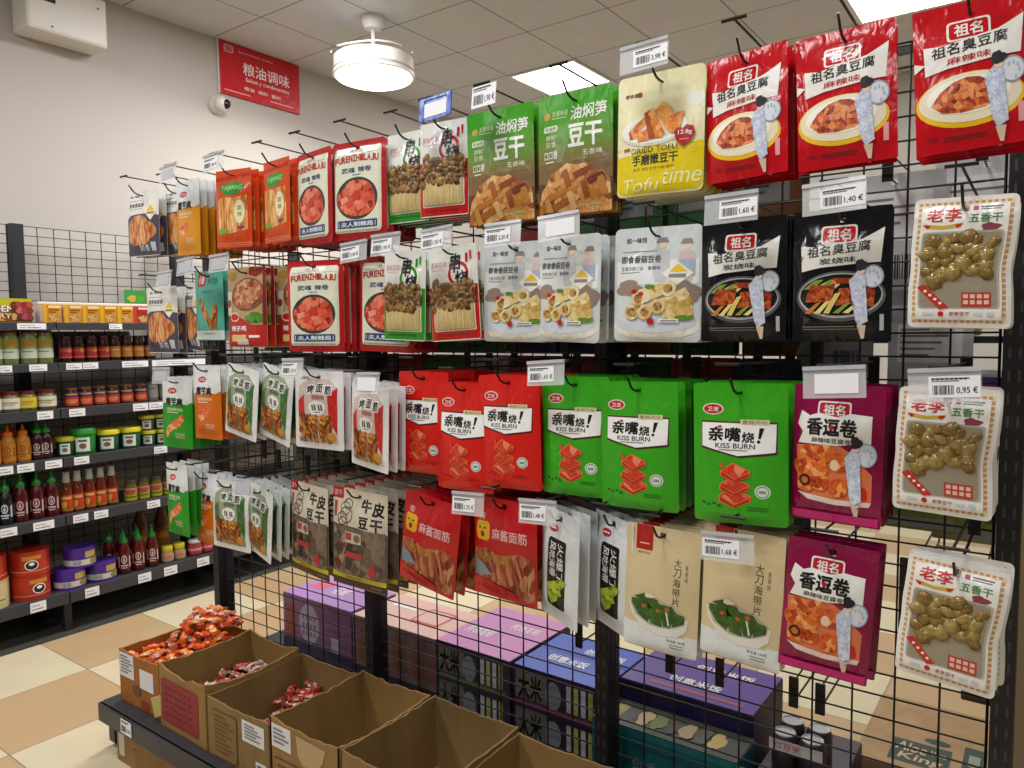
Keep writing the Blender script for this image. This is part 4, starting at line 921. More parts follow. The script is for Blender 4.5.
for row, x, pn, nb, off, yaw, roll, tg, desc, drop in HOOKS:
    p = P[pn]; zt = ZT[row]-drop; zh = zt-HOLE; yf = D-HL-off
    hook(x, zh-.002, HL+off+.012, 'hook carrying the '+desc+', '+ROWN[row][7:])
    step = max(p.step, .018)/math.cos(R(yaw)); n = min(nb, int((HL+off-.05)/step))
    for k in range(n+1):
        jx = 0 if k == 0 else rd.uniform(-.0025, .0025); jy = yaw*(1 if k == 0 else .9)+(0 if k == 0 else rd.uniform(-1, 1))
        o = put(p, x+jx, yf+k*step, zh-(0 if k == 0 else rd.uniform(0, .0015)), jy, 0, roll*(1 if k == 0 else rd.uniform(.5, .9)))
        o['category'] = p.name.split('_')[1]; o['group'] = (desc+', '+ROWN[row][7:]) if k else p.name.replace('_', ' ')+' fronts'
        o['label'] = (desc+', '+ROWN[row][7:]) if k == 0 else 'pack behind the '+desc+', '+ROWN[row][7:]
    if tg:
        price_tag(tg[0], tg[1], x+tg[2], yf-.0665, zh+.0555+(tg[3] if len(tg) > 3 else 0), {'blue': 'blue framed', 'blank': 'blank', 'bare': 'bare white', 'pale': 'greyish', 'paper': 'white', 'off': 'white'}[tg[0]]+' tag over the '+desc+', '+ROWN[row][7:], rd.uniform(-3, 3), -8, -rd.uniform(1, 4))

# ------------------------------------------------------------------ cartons on the base deck, with sweets
def card(name, c, seed):
    m = bpy.data.materials.new(name); m.use_nodes = True; n, l = nodes(m); b = n['Principled BSDF']
    tc = n.new('ShaderNodeTexCoord'); nz = n.new('ShaderNodeTexNoise'); nz.inputs['Scale'].default_value = 14; nz.inputs['Detail'].default_value = 5
    mp = n.new('ShaderNodeMapping'); mp.inputs['Scale'].default_value = (1, 1, .25); mp.inputs['Location'].default_value = (seed, seed*.7, 0)
    l.new(tc.outputs['Object'], mp.inputs['Vector']); l.new(mp.outputs['Vector'], nz.inputs['Vector'])
    rp = n.new('ShaderNodeValToRGB'); l.new(nz.outputs['Fac'], rp.inputs['Fac'])
    a = np.array(lin(c)); rp.color_ramp.elements[0].position = .3; rp.color_ramp.elements[1].position = .7
    rp.color_ramp.elements[0].color = tuple(a*.85)[:3]+(1,); rp.color_ramp.elements[1].color = tuple(np.minimum(a*1.12, 1))[:3]+(1,)
    l.new(rp.outputs['Color'], b.inputs['Base Color']); b.inputs['Roughness'].default_value = .8
    return m
KRAFT = card('kraft_board', '#92723f', 1); KRAFT2 = card('kraft_board_dull', '#866a3e', 4); KRAFTO = card('orange_board', '#9c6226', 7)
def front_art(name, ops, w, h, parent, eps=.0004):
    """flat artwork on a box front facing -Y; top-left corner at (-w/2, 0, h) of the parent"""
    ops = flat(ops); ls = layers(ops); q = MB()
    for op, L in zip(ops, ls): q.add([((u-.5)*w, -.0004-eps*L, h-v*h) for u, v in op[1]], op[2], op[3])
    return q.build(name, parent)
def open_carton(x0, x1, y0, y1, z0, h, m, lab, art, rz=0, seed=1, dip=.02):
    w = x1-x0; d = y1-y0; t = .006; rd = random.Random(seed)
    r = empty('open_carton', ((x0+x1)/2, y0, z0), R(rz)); tag(r, lab, 'cardboard box', 'open cartons on the base deck')
    MB().box(-w/2, 0, 0, w/2, d, t, m).build('carton_floor', r)
    def wall(a, b, n):
        mb = MB(); a = Vector(a); b = Vector(b); nrm = Vector((-(b-a).y, (b-a).x, 0)).normalized()*t; N = 14; v = []; f = []
        for i in range(N+1):
            s = i/N; pnt = a.lerp(b, s); hh = h-dip*.35*math.sin(PI*s)*rd.uniform(.6, 1.3)-rd.uniform(0, .004)
            lean = nrm*(0 if n == 'front_panel' else .6)*math.sin(PI*s)
            for q, z in ((pnt, 0), (pnt-lean*.7, hh), (pnt+nrm-lean*.7, hh), (pnt+nrm, 0)): v.append((q.x, q.y, z))
        for i in range(N):
            o = i*4
            f += [(o, o+4, o+5, o+1), (o+1, o+5, o+6, o+2), (o+2, o+6, o+7, o+3)]
        f += [(0, 1, 2, 3), (N*4+3, N*4+2, N*4+1, N*4)]
        mb.add(v, f, m, False); return mb.build(n, r)
    wall((-w/2, 0, 0), (w/2, 0, 0), 'front_panel'); wall((w/2, 0, 0), (w/2, d, 0), 'side_panel')
    wall((w/2, d, 0), (-w/2, d, 0), 'back_panel'); wall((-w/2, d, 0), (-w/2, 0, 0), 'side_panel')
    if art: front_art('front_print', flat(art), w, h, r, .0012)
    return r
ink_b = mat('#6a4a26', .7); wine = mat('#8a2a2e', .6); lbl = mat('#dcdcdc', .6)
def lines(u0, v0, u1, v1, n, m): return [rect(u0, v0+(v1-v0)*i/n, u0+(u1-u0)*(.6+.4*((i*7) % 5)/4), v0+(v1-v0)*(i+.45)/n, m) for i in range(n)]
ZD = .201
open_carton(-2.70, -2.425, 1.29, 1.655, ZD, .195, KRAFTO, 'orange printed open carton heaped with orange sweets at deck end', [rect(.02, .05, .36, .5, lbl), rect(.5, .22, .82, .58, lbl), lines(.05, .1, .34, .45, 6, GREYINK), ell(.42, .66, .1, .1, ink_b), rect(.5, .8, .7, .98, mat('#8a3a16', .7))], 1, 1)
open_carton(-2.415, -2.125, 1.275, 1.63, ZD, .218, KRAFT, 'open carton with dark red square print', [rrect(.06, .2, .84, .88, .05, wine, 1.3), *[rect(.14+.1*i, .32+.1*j, .2+.1*i, .35+.1*j, mat('#6a1c22', .6)) for i in range(6) for j in range(5)]], -1, 2, .05)
open_carton(-2.115, -1.805, 1.272, 1.645, ZD, .192, KRAFT2, 'open carton with brown line print and white corner label', [rrect(.08, .16, .5, .95, .03, ink_b, 1.5), rrect(.09, .18, .49, .93, .03, KRAFT2, 1.5), lines(.13, .24, .45, .88, 9, ink_b), rect(.58, .12, .92, .46, lbl), lines(.62, .17, .88, .42, 5, GREYINK), rect(.78, .7, .94, .95, lbl), barcode(.8, .74, .92, .9, INK, 6)], 1, 3)
open_carton(-1.795, -1.50, 1.27, 1.63, ZD, .222, KRAFT, 'open carton with white label and torn tape on its front', [rect(.03, .07, .32, .38, lbl), lines(.06, .12, .29, .34, 4, GREYINK), poly([(.4, .1), (.82, .12), (.78, .3), (.7, .42), (.5, .46), (.42, .36)], mat('#b59c70', .5)), rrect(.05, .5, .9, .96, .03, ink_b, 1.3), rrect(.06, .52, .89, .94, .03, KRAFT, 1.3), lines(.12, .58, .8, .9, 4, ink_b)], 0, 4, .03)
open_carton(-1.49, -1.175, 1.265, 1.63, ZD, .225, KRAFT2, 'open carton with nothing near its rim, beside the last one', [rrect(.1, .2, .8, .9, .03, ink_b, 1.3), rrect(.11, .22, .79, .88, .03, KRAFT2, 1.3)], -1, 5)
open_carton(-1.165, -.855, 1.26, 1.62, ZD, .215, KRAFT, 'open carton standing against the middle upright', [rrect(.1, .2, .8, .9, .03, ink_b, 1.3), rrect(.11, .22, .79, .88, .03, KRAFT, 1.3)], 0, 6)

def make_sweet(c1, c2, name):
    """wrapped sweet: padded body with two crimped ends"""
    mb = MB(); n = 8
    prof = [(-.034, .016), (-.026, .010), (-.022, .005), (-.016, .010), (0, .0125), (.016, .010), (.022, .005), (.026, .010), (.034, .016)]
    v = []; f = []
    for x, r in prof:
        for k in range(n):
            q = r*(1+.15*math.sin(3*k+x*200)); fl_ = .45 if abs(x) > .022 else .8
            v.append((x, q*math.cos(2*PI*k/n), q*fl_*math.sin(2*PI*k/n)))
    for i in range(len(prof)-1):
        for k in range(n): f.append((i*n+k, i*n+(k+1) % n, (i+1)*n+(k+1) % n, (i+1)*n+k))
    f += [tuple(range(n))[::-1], tuple((len(prof)-1)*n+k for k in range(n))]
    mb.add(v, f, c1); k2 = mb.mi(c2)
    for i in range(len(mb.f)):
        if (i//n) in (3, 4) and i % 3 == 0: mb.m[i] = k2
    o = mb.build(name); return o
def seg_gap(a, b):
    """shortest plan distance between two lying sweets (segments)"""
    best = 9
    for k in range(5):
        t = -1+.5*k; p = (a[0]+t*a[2], a[1]+t*a[3])
        l2 = 4*(b[2]**2+b[3]**2); q = max(0, min(1, ((p[0]-b[0]+b[2])*2*b[2]+(p[1]-b[1]+b[3])*2*b[3])/l2))
        best = min(best, math.hypot(p[0]-b[0]+b[2]-2*q*b[2], p[1]-b[1]+b[3]-2*q*b[3]))
    return best
def heap(x0, x1, y0, y1, top, n, cols, lab, group, seed, big=1.0):
    """drops wrapped sweets one by one, each coming to rest on those already there, up to the height top(x, y)"""
    rd = random.Random(seed); protos = []; done = []; hl = .031*big; rr = .0135*big; tries = 0
    while len(done) < n and tries < n*14:
        tries += 1; yw = rd.uniform(0, PI); cx, sy = hl*math.cos(yw), hl*math.sin(yw)
        x = rd.uniform(x0+abs(cx), x1-abs(cx)); y = rd.uniform(y0+abs(sy), y1-abs(sy)); me = (x, y, cx, sy)
        z = ZD+.006+rr*.85
        for q in done:
            if abs(q[0]-x) < .09 and abs(q[1]-y) < .09:
                g = seg_gap(me, q)
                if g < 1.7*rr: z = max(z, q[4]+.0175*big*math.sqrt(max(0, 1-(g/(1.7*rr))**2)))
        if z > top(x, y): continue
        done.append(me+(z,)); c = len(done) % len(cols); i = len(done)-1
        if len(protos) <= i % len(cols) and len(protos) < len(cols): o = make_sweet(*cols[len(protos)], 'wrapped_sweet'); protos.append(o)
        else: o = copy_tree(protos[i % len(cols)])
        o.location = (x, y, z); o.rotation_euler = (rd.uniform(-.25, .25), rd.uniform(-.12, .12), yw); o.scale = (big,)*3
        tag(o, lab, 'sweet', group)
oc = [(mat('#e86c22', .25), mat('#e0ccb8', .3)), (mat('#dc521e', .25), mat('#c03a18', .3)), (mat('#f08a34', .25), mat('#f0d8c0', .3)), (mat('#d87858', .25), mat('#ece0d8', .3))]
heap(-2.692, -2.433, 1.298, 1.645, lambda x, y: ZD+.165+.1*sstep(1.40, 1.62, y), 300, oc, 'orange wrapped sweet in the orange printed carton', 'sweets in the orange printed carton', 5, 1.12)
rc = [(mat('#b8342a', .25), mat('#e0d0c8', .3)), (mat('#c8b8a8', .25), mat('#b02a22', .3)), (mat('#a04a3a', .25), mat('#d8c8b8', .3))]
heap(-2.405, -2.135, 1.285, 1.62, lambda x, y: ZD+.09+.03*sstep(1.3, 1.6, y), 150, rc, 'red and white wrapped sweet in the carton with dark red print', 'sweets in the dark red print carton', 6)
heap(-2.105, -1.815, 1.282, 1.635, lambda x, y: ZD+.045+.06*sstep(1.4, 1.6, y), 90, rc, 'red wrapped sweet in the carton with brown line print', 'sweets in the brown line print carton', 7)
heap(-1.785, -1.51, 1.42, 1.62, lambda x, y: ZD+.04, 9, rc[2:], 'dark red wrapped sweet in the carton with torn tape', 'sweets in the torn tape carton', 8)
# yellow leaflet wedged between the first two cartons
lf = MB().box(-.0015, 0, 0, .0015, .07, .07, mat('#d0c27a', .6)).build('paper_slip'); lf.location = (-2.42, 1.262, ZD+.03); lf.rotation_euler = (R(8), 0, R(-35))
tag(lf, 'pale yellow paper slip between the two end cartons', 'paper')
# carton under the deck
def closed_carton(name, x0, y0, z0, x1, y1, z1, lab, cat, side, top, group=None, front=None, topart=None, rz=0):
    r = empty(name, ((x0+x1)/2, y0, z0), R(rz)); tag(r, lab, cat, group)
    w, d, h = x1-x0, y1-y0, z1-z0
    MB().box(-w/2, 0, 0, w/2, d, h-.002, side, bev=.003).build('body', r)
    MB().box(-w/2+.002, .002, h-.0025, w/2-.002, d-.002, h, top).build('top_panel', r)
    if front: front_art('front_print', flat(front), w, h, r)
    if topart:
        ops = flat(topart); ls = layers(ops); q = MB()
        for op, L in zip(ops, ls): q.add([((u-.5)*w, d-v*d, h+.0004+.0004*L) for u, v in op[1]], op[2], op[3])
        q.build('top_print', r)
    return r
closed_carton('carton', -2.68, 1.256, .0, -2.12, 1.66, .128, 'flattish brown carton pushed under the base deck', 'cardboard box', KRAFT, KRAFT2, None, [rrect(.03, .1, .1, .8, .02, mat('#cfc4a8', .6), 3), ell(.22, .4, .01, .03, INK)])
tk = price_tag('bare', '0,10 €', -2.545, 1.2265, .2, 'white price ticket on the front edge of the base deck', 0, 0, 0)

# cartons and packs on the rear deck, seen through the mesh
vio = mat('#94688f', .45); viot = mat('#a880bc', .45); pinkc = mat('#c88aa8', .45); lpk = mat('#d9b0a8', .45); blu = mat('#2f4fb4', .4); pur = mat('#54388c', .4); tealc = mat('#1f6a72', .4)
drk = mat('#42384a', .5)
def rice(c1, c2): return [rect(.0, .0, 1, .52, c1), rect(.0, .5, 1, 1, c1), *[rect(.03, .05+.5*j, .4, .42+.5*j, mat('#77786c', .5)) for j in range(2)], text('大米', .06, .08, .34, .42, BLACK, .04), text('大米', .06, .58, .34, .92, BLACK, .04), ell(.47, .27, .09, .18, mat('#8a8f98', .4)), ell(.47, .77, .09, .18, mat('#8a8f98', .4)), *[rect(.62+.08*i, .08+.5*j, .67+.08*i, .42+.5*j, mat('#b8c06a' if i % 2 else '#cfcfd6', .4)) for i in range(4) for j in range(2)], rect(.05, .44, .95, .48, c2), rect(.05, .94, .95, .98, c2)]
ZR = .201
rear = [
 (-2.61, 1.93, -2.19, 2.18, .435, vio, viot, 'violet carton with round white badge behind the mesh', [ell(.4, .45, .15, .35, mat('#b8b2c0', .4)), *[rect(.3+.055*i, .3+.14*j, .33+.055*i, .38+.14*j, vio) for i in range(4) for j in range(3)], rect(.04, .2, .2, .8, mat('#a05a4a', .45)), rect(.72, .55, .84, .85, mat('#c8c2cc', .4)), rect(0, .8, 1, 1, mat('#4a4458', .5))], [rect(.1, .2, .3, .6, mat('#d0607a', .4)), text('花椒', .42, .3, .6, .6, WHITE, .01)]),
 (-2.18, 1.93, -1.73, 2.2, .43, mat('#856a6c', .5), lpk, 'pale pink topped carton behind the mesh', [*[rect(.08+.2*i, .25, .2+.2*i, .75, mat('#8a5a4a', .5)) for i in range(5)], rect(0, .85, 1, 1, drk)], [rrect(.5, .2, .8, .7, .03, mat('#c8504a', .4)), rrect(.52, .25, .78, .65, .03, lpk), rect(.12, .3, .4, .4, WHITE)]),
 (-1.72, 1.90, -1.40, 2.28, .45, drk, mat('#c481b8', .4), 'bright pink topped carton with rice lettering behind the mesh', rice(drk, mat('#5a7a3a', .5)), [text('阿表花稻', .1, .55, .45, .7, WHITE, .02), text('阿表花稻', .5, .3, .85, .42, WHITE, .02)]),
 (-1.385, 1.90, -1.06, 2.2, .45, mat('#3a1f3c', .5), blu, 'blue topped carton with rice lettering behind the mesh', rice(mat('#3a2440', .5), mat('#8a3a5a', .5)), [text('创意米饭', .2, .55, .65, .7, WHITE, .02), text('创意米饭', .45, .22, .9, .36, WHITE, .02), rect(0, .44, 1, .47, mat('#1e3488', .4))]),
 (-1.05, 2.0, -.64, 2.28, .455, mat('#2c1f4a', .5), pur, 'purple topped carton behind the teal one', [rect(.05, .1, .95, .9, mat('#32225a', .5))], [text('创意米饭', .3, .6, .7, .75, WHITE, .02), text('创意米饭', .4, .2, .85, .34, WHITE, .02), rect(.2, .85, .9, .9, mat('#a04a5a', .4))]),
 (-1.06, 1.84, -.63, 1.985, .40, tealc, mat('#3a3c34', .5), 'teal carton pressed against the mesh', [text('创意素肉', .3, .4, .7, .6, mat('#8ab0b0', .4), .02), rect(.02, .0, .98, .1, mat('#2c7a80', .4))], [*[blob(.12+.1*i, .5, .05, .3, mat(c, .4), i) for i, c in enumerate(('#8a7a3a', '#2a2a20', '#a08a5a', '#5a6a2a', '#3a2a20', '#9a8a6a', '#4a4a3a', '#b09a5a'))]]),
]
for x0, y0, x1, y1, z1, s, t, lab, fa, ta in rear:
    closed_carton('carton', x0, y0, ZR, x1, y1, z1, lab, 'carton', s, t, 'cartons on the rear deck', fa, ta)
al = mat('#b8946a', .6); dgr = mat('#2c4038', .5)
closed_carton('carton', -.45, 2.34, .0, -.095, 2.8, .25, 'brown drinks carton with dark green print behind the mesh', 'carton', al, card('drinks_board', '#a88a64', 9), None, [rect(.1, .2, .5, .8, dgr), text('Aloe', .14, .3, .46, .5, al)],
    [rect(.24, .62, .68, .92, dgr), text('Aloe', .27, .65, .5, .77, mat('#c8b08a', .5), .02, k=.06), text('Vera', .53, .68, .65, .75, mat('#c8b08a', .5), .02), text('King', .3, .79, .62, .9, mat('#c8b08a', .5), .02, k=.06), rect(.76, .5, .92, .85, dgr), ell(.56, .55, .1, .04, dgr), rect(.8, .6, .88, .75, mat('#8a9a8a', .5))])
# shrink-wrapped cans and a blue pouch on the rear deck
def can_pack(x, y, z):
    for i in range(2):
        for j in range(2):
            r = empty('drink_can', (x+.068*i, y+.068*j, z)); tag(r, 'pale topped can in the small pack behind the mesh', 'can', 'cans behind the mesh')
            MB().lathe([(.026, 0), (.032, .008), (.032, .108), (.026, .118)], mat('#3a2a30', .3), 20).build('body', r)
            MB().lathe([(.026, .117), (.0265, .1215), (.0245, .1215), (.024, .119), (.001, .119)], silver, 20, cap=False).build('lid', r)
    b = MB().box(x-.03, y-.0345, z+.085, x+.1, y-.0335, z+.113, mat('#d8d0d0', .4)).build('can_label'); tag(b, 'red and white paper band across the pale topped cans', 'label')
    b2 = art_mesh('lettering', text('红豆粥', .1, .2, .6, .8, RED, 0), [1], .13, .028, lambda xx, zz: 0, .0006, 0, 0, b); b2.location = (x+.035, y-.0345, z+.113)
can_pack(-.53, 1.91, .366)
st = closed_carton('carton', -.60, 1.865, ZR, -.40, 2.2, .365, 'dark carton carrying the pale topped cans', 'carton', drk, mat('#4a4048', .5))
bp = pouch('snack_pouch', .12, .2, .015, mat('#3f8298', .3), [('front_print', [rect(.1, .2, .9, .5, mat('#7ab0c0', .3)), text('海苔', .2, .55, .8, .8, WHITE, .02)])], 'pillow', .004, None, .2, 51)
o = put(bp, -.74, 1.80, ZR+.2, 5, -6); 
tag(o, 'blue pouch leaning behind the mesh beside the teal carton', 'pouch')
o.location = (-.565, 1.822, ZR+.19)

# packs hung on the far face of the mesh, their plain backs towards us
backs = [(-.30, 1.86, .20, .30, '#c9cccd', 'pale backed pack behind the mesh above the black pouch'), (-.13, 1.88, .19, .28, '#cfd0d2', 'pale backed pack behind the mesh below the red pouch'), (-.23, 1.56, .17, .24, '#b9bcc0', 'grey backed pack behind the mesh beside the vacuum pack'),
 (-.42, 1.6, .17, .22, '#8a8c90', 'dark grey backed pack behind the black pouches'), (-.24, 1.28, .15, .22, '#7a8a3a', 'olive backed pack behind the mesh beside the magenta pouch'), (-.13, 1.26, .17, .22, '#8a9a4a', 'lime backed pack behind the mesh beside the corner post'), (-.06-.16, 1.0, .10, .26, '#3a3c34', 'dark pack with yellow foot behind the mesh'), (-.1, .99, .09, .3, '#3c3630', 'dark pack with brown foot behind the mesh')]
for i, (x, zt, w, h, c, lab) in enumerate(backs):
    m_ = mat(c, .35); low = mat('#b0a23a' if 'yellow' in lab else '#7a4a2a' if 'brown' in lab else '#9a9ca0', .4)
    pb = pouch('snack_pouch', w, h, .012, m_, [('back_print', [rect(.12, .14, .88, .5, mat('#e4e4e4', .4) if sum(lin(c)[:3]) > .6 else mat('#5a5c5c', .4)), *[rect(.16, .18+.06*j, .5+.3*((j*3) % 4)/4, .2+.06*j, GREYINK) for j in range(5)], barcode(.5, .6, .85, .78, INK), rect(.02, .86, .98, .97, low)]), ], 'pillow', .004, m_, .35, 60+i)
    o = put(pb, x, D+.10+.03*(i % 3), zt-HOLE, 0)
    tag(o, lab, 'pack', 'packs on the far face of the mesh')
    hook(x, zt-HOLE-.002, .34, 'black peg hook behind the mesh holding the '+lab.split(' behind')[0], D, True)
bx = closed_carton('carton', -.2, 1.95, 1.305+.0, -.02, 2.06, 1.42, 'purple and white small carton behind the mesh by the corner post', 'carton', mat('#dcdce0', .4), mat('#dcdce0', .4), None, [rect(.3, .1, .62, .9, mat('#7a3a9a', .4)), rect(.66, .1, .95, .6, mat('#8a4aa8', .4)), rect(.02, .1, .24, .9, mat('#3a5a2a', .4)), barcode(.68, .64, .93, .9, INK)])
yb = closed_carton('carton', -.28, 1.97, 1.50, -.14, 2.06, 1.58, 'yellow green small carton behind the mesh beside the black pouch', 'carton', mat('#b0b03a', .4), mat('#c8c84a', .4), None, [rect(.1, .15, .9, .85, mat('#8a9a2a', .4)), *[rect(.15+.12*i, .25, .2+.12*i, .75, mat('#d8d88a', .4)) for i in range(6)]])
rs = empty('rear_shelf', (-.2, 2.0, 1.3)); tag(rs, 'thin dark wire shelf behind the mesh holding the small cartons', 'shelf')
for zz in (.0, .195):
    MB().box(-.25, -.05, zz-.012, .14, .1, zz+.003, STEEL).build('board', rs)
MB().box(-.255, -.235+.03, -.02, -.24, .1, .2, STEEL).box(.13, -.205, -.02, .14, .1, .2, STEEL).build('bracket', rs)

rr_ = random.Random(5); fills = []
for c in ('#7a1a1a', '#3a3a3e', '#8a8a86', '#24502a', '#5a3a20', '#2a2c4a'):
    fm = mat(c, .4)
    fills.append(pouch('snack_pouch', .165, .25, .012, fm, [('back_print', [rect(.15, .2, .85, .6, mat('#6a6a6a', .5)), *[rect(.2, .25+.06*j, .5+.25*((j*3) % 4)/4, .275+.06*j, INK) for j in range(5)]])], 'pillow', .004, fm, .4, 90))
for zt, xs in ((1.975, [-.58-.178*i for i in range(5)]), (1.705, [-.56-.178*i for i in range(12)]), (1.445, [-.57-.178*i for i in range(12)]), (1.185, [-.56-.178*i for i in range(11)])):
    for x in xs:
        pf = fills[rr_.randrange(6)]
        for k in range(2):
            o = put(pf, x+rr_.uniform(-.004, .004), D+.09+.05*k+rr_.uniform(0, .02), zt-HOLE, rr_.uniform(-3, 3))
            tag(o, 'dim pack hanging on the far side of the wire mesh', 'pack', 'dim packs on the far side of the mesh')
        if min(abs(x-q) for q in POST) > .034: hook(x, zt-HOLE-.002, .3, 'hook holding dim packs on the far side of the mesh', D, True)
# empty hooks on the far face near the base
for x in (-.79, -.655, -.475, -.415, -1.065):
    hook(x, .635, .3, 'empty black peg hook behind the mesh '+{-.79: 'under the cream kelp pouches', -.655: 'above the teal carton', -.475: 'above the dark carton', -.415: 'beside the pale topped cans', -1.065: 'under the white pouch'}[x], D, True)

# ------------------------------------------------------------------ wall shelving with groceries
XS, XM = -4.06, -4.50
ws = empty('wall_shelving', (-4.3, 1.7, 0)); tag(ws, 'dark wall shelving with mesh back and six shelf rows of groceries', 'shelving')
def wpart(mb, n): o = mb.build(n); o.parent = ws; o.location = (4.3, -1.7, 0); return o
SZ = [1.586, 1.385, 1.153, .903, .605, .21]; SB = [1.55, 1.345, 1.105, .855, .555, .15]
YJ = [.80, 1.70, 2.60, 3.50]
for y in YJ:
    s = (MB().box(XM-.02, y-.03, 0, XM+.05, y+.03, 2.115, STEEL, bev=.002).box(XM, y-.02, .05, XS-.03, y+.02, .14, STEEL).box(XS-.05, y-.018, .0, XS-.02, y+.018, .14, STEEL))
    for k in range(36):
        for dy in (-.01, .01): s.box(XM+.0495, y+dy-.003, .35+k*.049, XM+.0507, y+dy+.003, .372+k*.049, mat('#232226', .5))
    wpart(s, 'upright')
grey_back = mat('#8f8e8c', .7)
for i in range(3):
    y0, y1 = YJ[i]+.03, YJ[i+1]-.03
    m = MB()
    for k in range(11): m.tube([(XM, y0+(y1-y0)*k/10, .2), (XM, y0+(y1-y0)*k/10, 2.11)], .0024, WIRE, 5)
    for k in range(40): m.tube([(XM+.004, y0, 2.11-.0497*k), (XM+.004, y1, 2.11-.0497*k)], .0022, WIRE, 5)
    wpart(m, 'mesh_back')
    for z, b in zip(SZ, SB):
        m = MB().box(XM+.05, YJ[i]+.003, z-.02, XS, YJ[i+1]-.003, z-.001, shelf_m).box(XS-.004, YJ[i]+.003, b, XS+.008, YJ[i+1]-.003, z+.002, shelf_m, bev=.002)
        wpart(m, 'shelf_board')
# price tickets on the shelf edges
def Yw(px, z, X=XS+.01):
    """where the sight line of picture column px meets the shelf front at height z"""
    lo, hi = .5, 4
    for _ in range(40):
        y = (lo+hi)/2; d = np.array([X, y, z-CAM_H]); u = 512+F_PX*(d@BR)/(d@BF)
        if u < px: lo = y
        else: hi = y
    return y
tick = None
TK = [(0, 17, 46, 'the fruit picture box'), (0, 109, 122, 'the yellow noodle cups'), (1, 0, 12, 'the first pickle jar'), (1, 29, 47, 'the pickle jars'), (1, 66, 82, 'the dark red jars'), (1, 83, 98, 'the amber jars'), (2, 37, 53, 'the cream labelled jars'), (2, 69, 85, 'the red jars'), (2, 133, 148, 'the grey bottles'), (2, 149, 165, 'the last grey bottles'), (3, -2, 13, 'the orange squeeze bottles'), (3, 17, 34, 'the dark squeeze bottles'), (3, 45, 62, 'the green capped squeeze bottles'), (3, 74, 89, 'the green tub'), (3, 154, 167, 'the stacked green tubs'),
      (4, 0, 17, 'the black labelled bottle'), (4, 33, 54, 'the green capped sauce bottles'), (4, 73, 88, 'the pale capped bottles'), (4, 94, 108, 'the last pale capped bottle'), (4, 147, 160, 'the round yellow jars'), (5, 30, 46, 'the red tins'), (5, 85, 99, 'the violet tins'), (5, 138, 151, 'the low green capped bottles'), (5, 164, 177, 'the yellow lidded jars'), (5, 197, 209, 'the red lidded jar'),
      (1, 122, 148, 'the end of the amber jars'), (1, 152, 205, 'the hanging slate packs')]
for s, a, b, lab in TK:
    y0, y1 = Yw(a, SZ[s]), Yw(b, SZ[s]); h = (SZ[s]-SB[s])*.82
    r = empty('shelf_ticket', (XS+.0095, y0, SB[s]+.004)); tag(r, 'white shelf edge ticket below '+lab, 'price ticket', 'shelf edge tickets')
    MB().box(-.0005, 0, 0, .001, y1-y0, h, PAPER).build('paper', r)
    w = y1-y0; wall_art('print', [rect(.08, .66, .3, .74, GREYINK), rect(.34, .66, .8, .74, INK), rect(.08, .3, .6, .36, GREYINK)], w, h, r, .0012, 0, h)

def shelf_item(make, px, s, lab, cat, group, back=0, dz=0, X=XS-.07, rz=None):
    z = SZ[s]+dz; y = Yw(px, z, X)
    o = make(); o.location = (X-back, y, z); 
    o.rotation_euler.z = R(62) if rz is None else R(rz)
    return tag(o, lab, cat, group)
PROTO = {}
def proto(key, fn):
    def g():
        if key not in PROTO: PROTO[key] = fn(); return PROTO[key]
        return copy_tree(PROTO[key])
    return g
def band(r0, z0, z1, m, parent, name='label', n=24, a0=-80, a1=80, ops=None):
    """label wrapped round a round body, centred on -Y"""
    w = R(a1-a0)*r0; allo = [rect(0, 0, 1, 1, m)]+flat(ops or [])
    o = art_mesh(name, allo, layers(allo, 0), w, z1-z0, lambda x, z: 0, .0004, w/14, z1, parent)
    for v in o.data.vertices:
        t = v.co.x/r0-PI/2; rr = r0-v.co.y
        v.co.x = rr*math.cos(t); v.co.y = rr*math.sin(t)
    return o
def jar(r, h, glass, lid, lab_c, ops=None, lidh=.014, full=.62, name='glass_jar', lz=.18):
    e = empty(name, (0, 0, 0))
    hb = h-lidh
    MB().lathe([(r*.9, 0), (r, .006), (r, hb*.82), (r*.86, hb*.95), (r*.84, hb)], glass, 24).build('jar_body', e)
    MB().lathe([(r*.88, hb), (r*.9, hb+.001), (r*.9, h-.002), (r*.86, h)], lid, 24).build('lid', e)
    band(r+.0008, hb*lz, hb*(lz+full), lab_c, e, 'label', ops=ops, a0=-88, a1=88)
    return e
def squeeze(body, cap, printc, double=False, name='squeeze_bottle', h=.225, r=.032):
    e = empty(name, (0, 0, 0))
    MB().lathe([(r*.9, 0), (r, .006), (r, h*.52), (r*.93, h*.6), (r*.6, h*.7), (r*.52, h*.73)], body, 24).build('bottle_body', e)
    MB().lathe([(r*.62, h*.72), (r*.66, h*.735), (r*.62, h*.80), (r*.28, h*.85), (r*.2, h*.93), (r*.08, h)], cap, 18).build('nozzle_cap', e)
    band(r+.0008, h*.08, h*.5, mat(printc[1], .4) if printc[1] else body, e, 'label', ops=[ell(.5, .36, .16, .24, mat(printc[0], .4)), ell(.5, .36, .11, .16, body), poly([(.44, .4), (.5, .2), (.56, .4), (.5, .5)], mat(printc[0], .4)), rect(.3, .66, .7, .74, mat(printc[0], .4)), rect(.34, .8, .66, .86, mat(printc[0], .4)), rect(.12, .2, .22, .8, mat(printc[0], .5)), rect(.78, .2, .88, .8, mat(printc[0], .5))])
    return e
chili = mat('#5a0f10', .22); gcap = mat('#1f8a2e', .35)
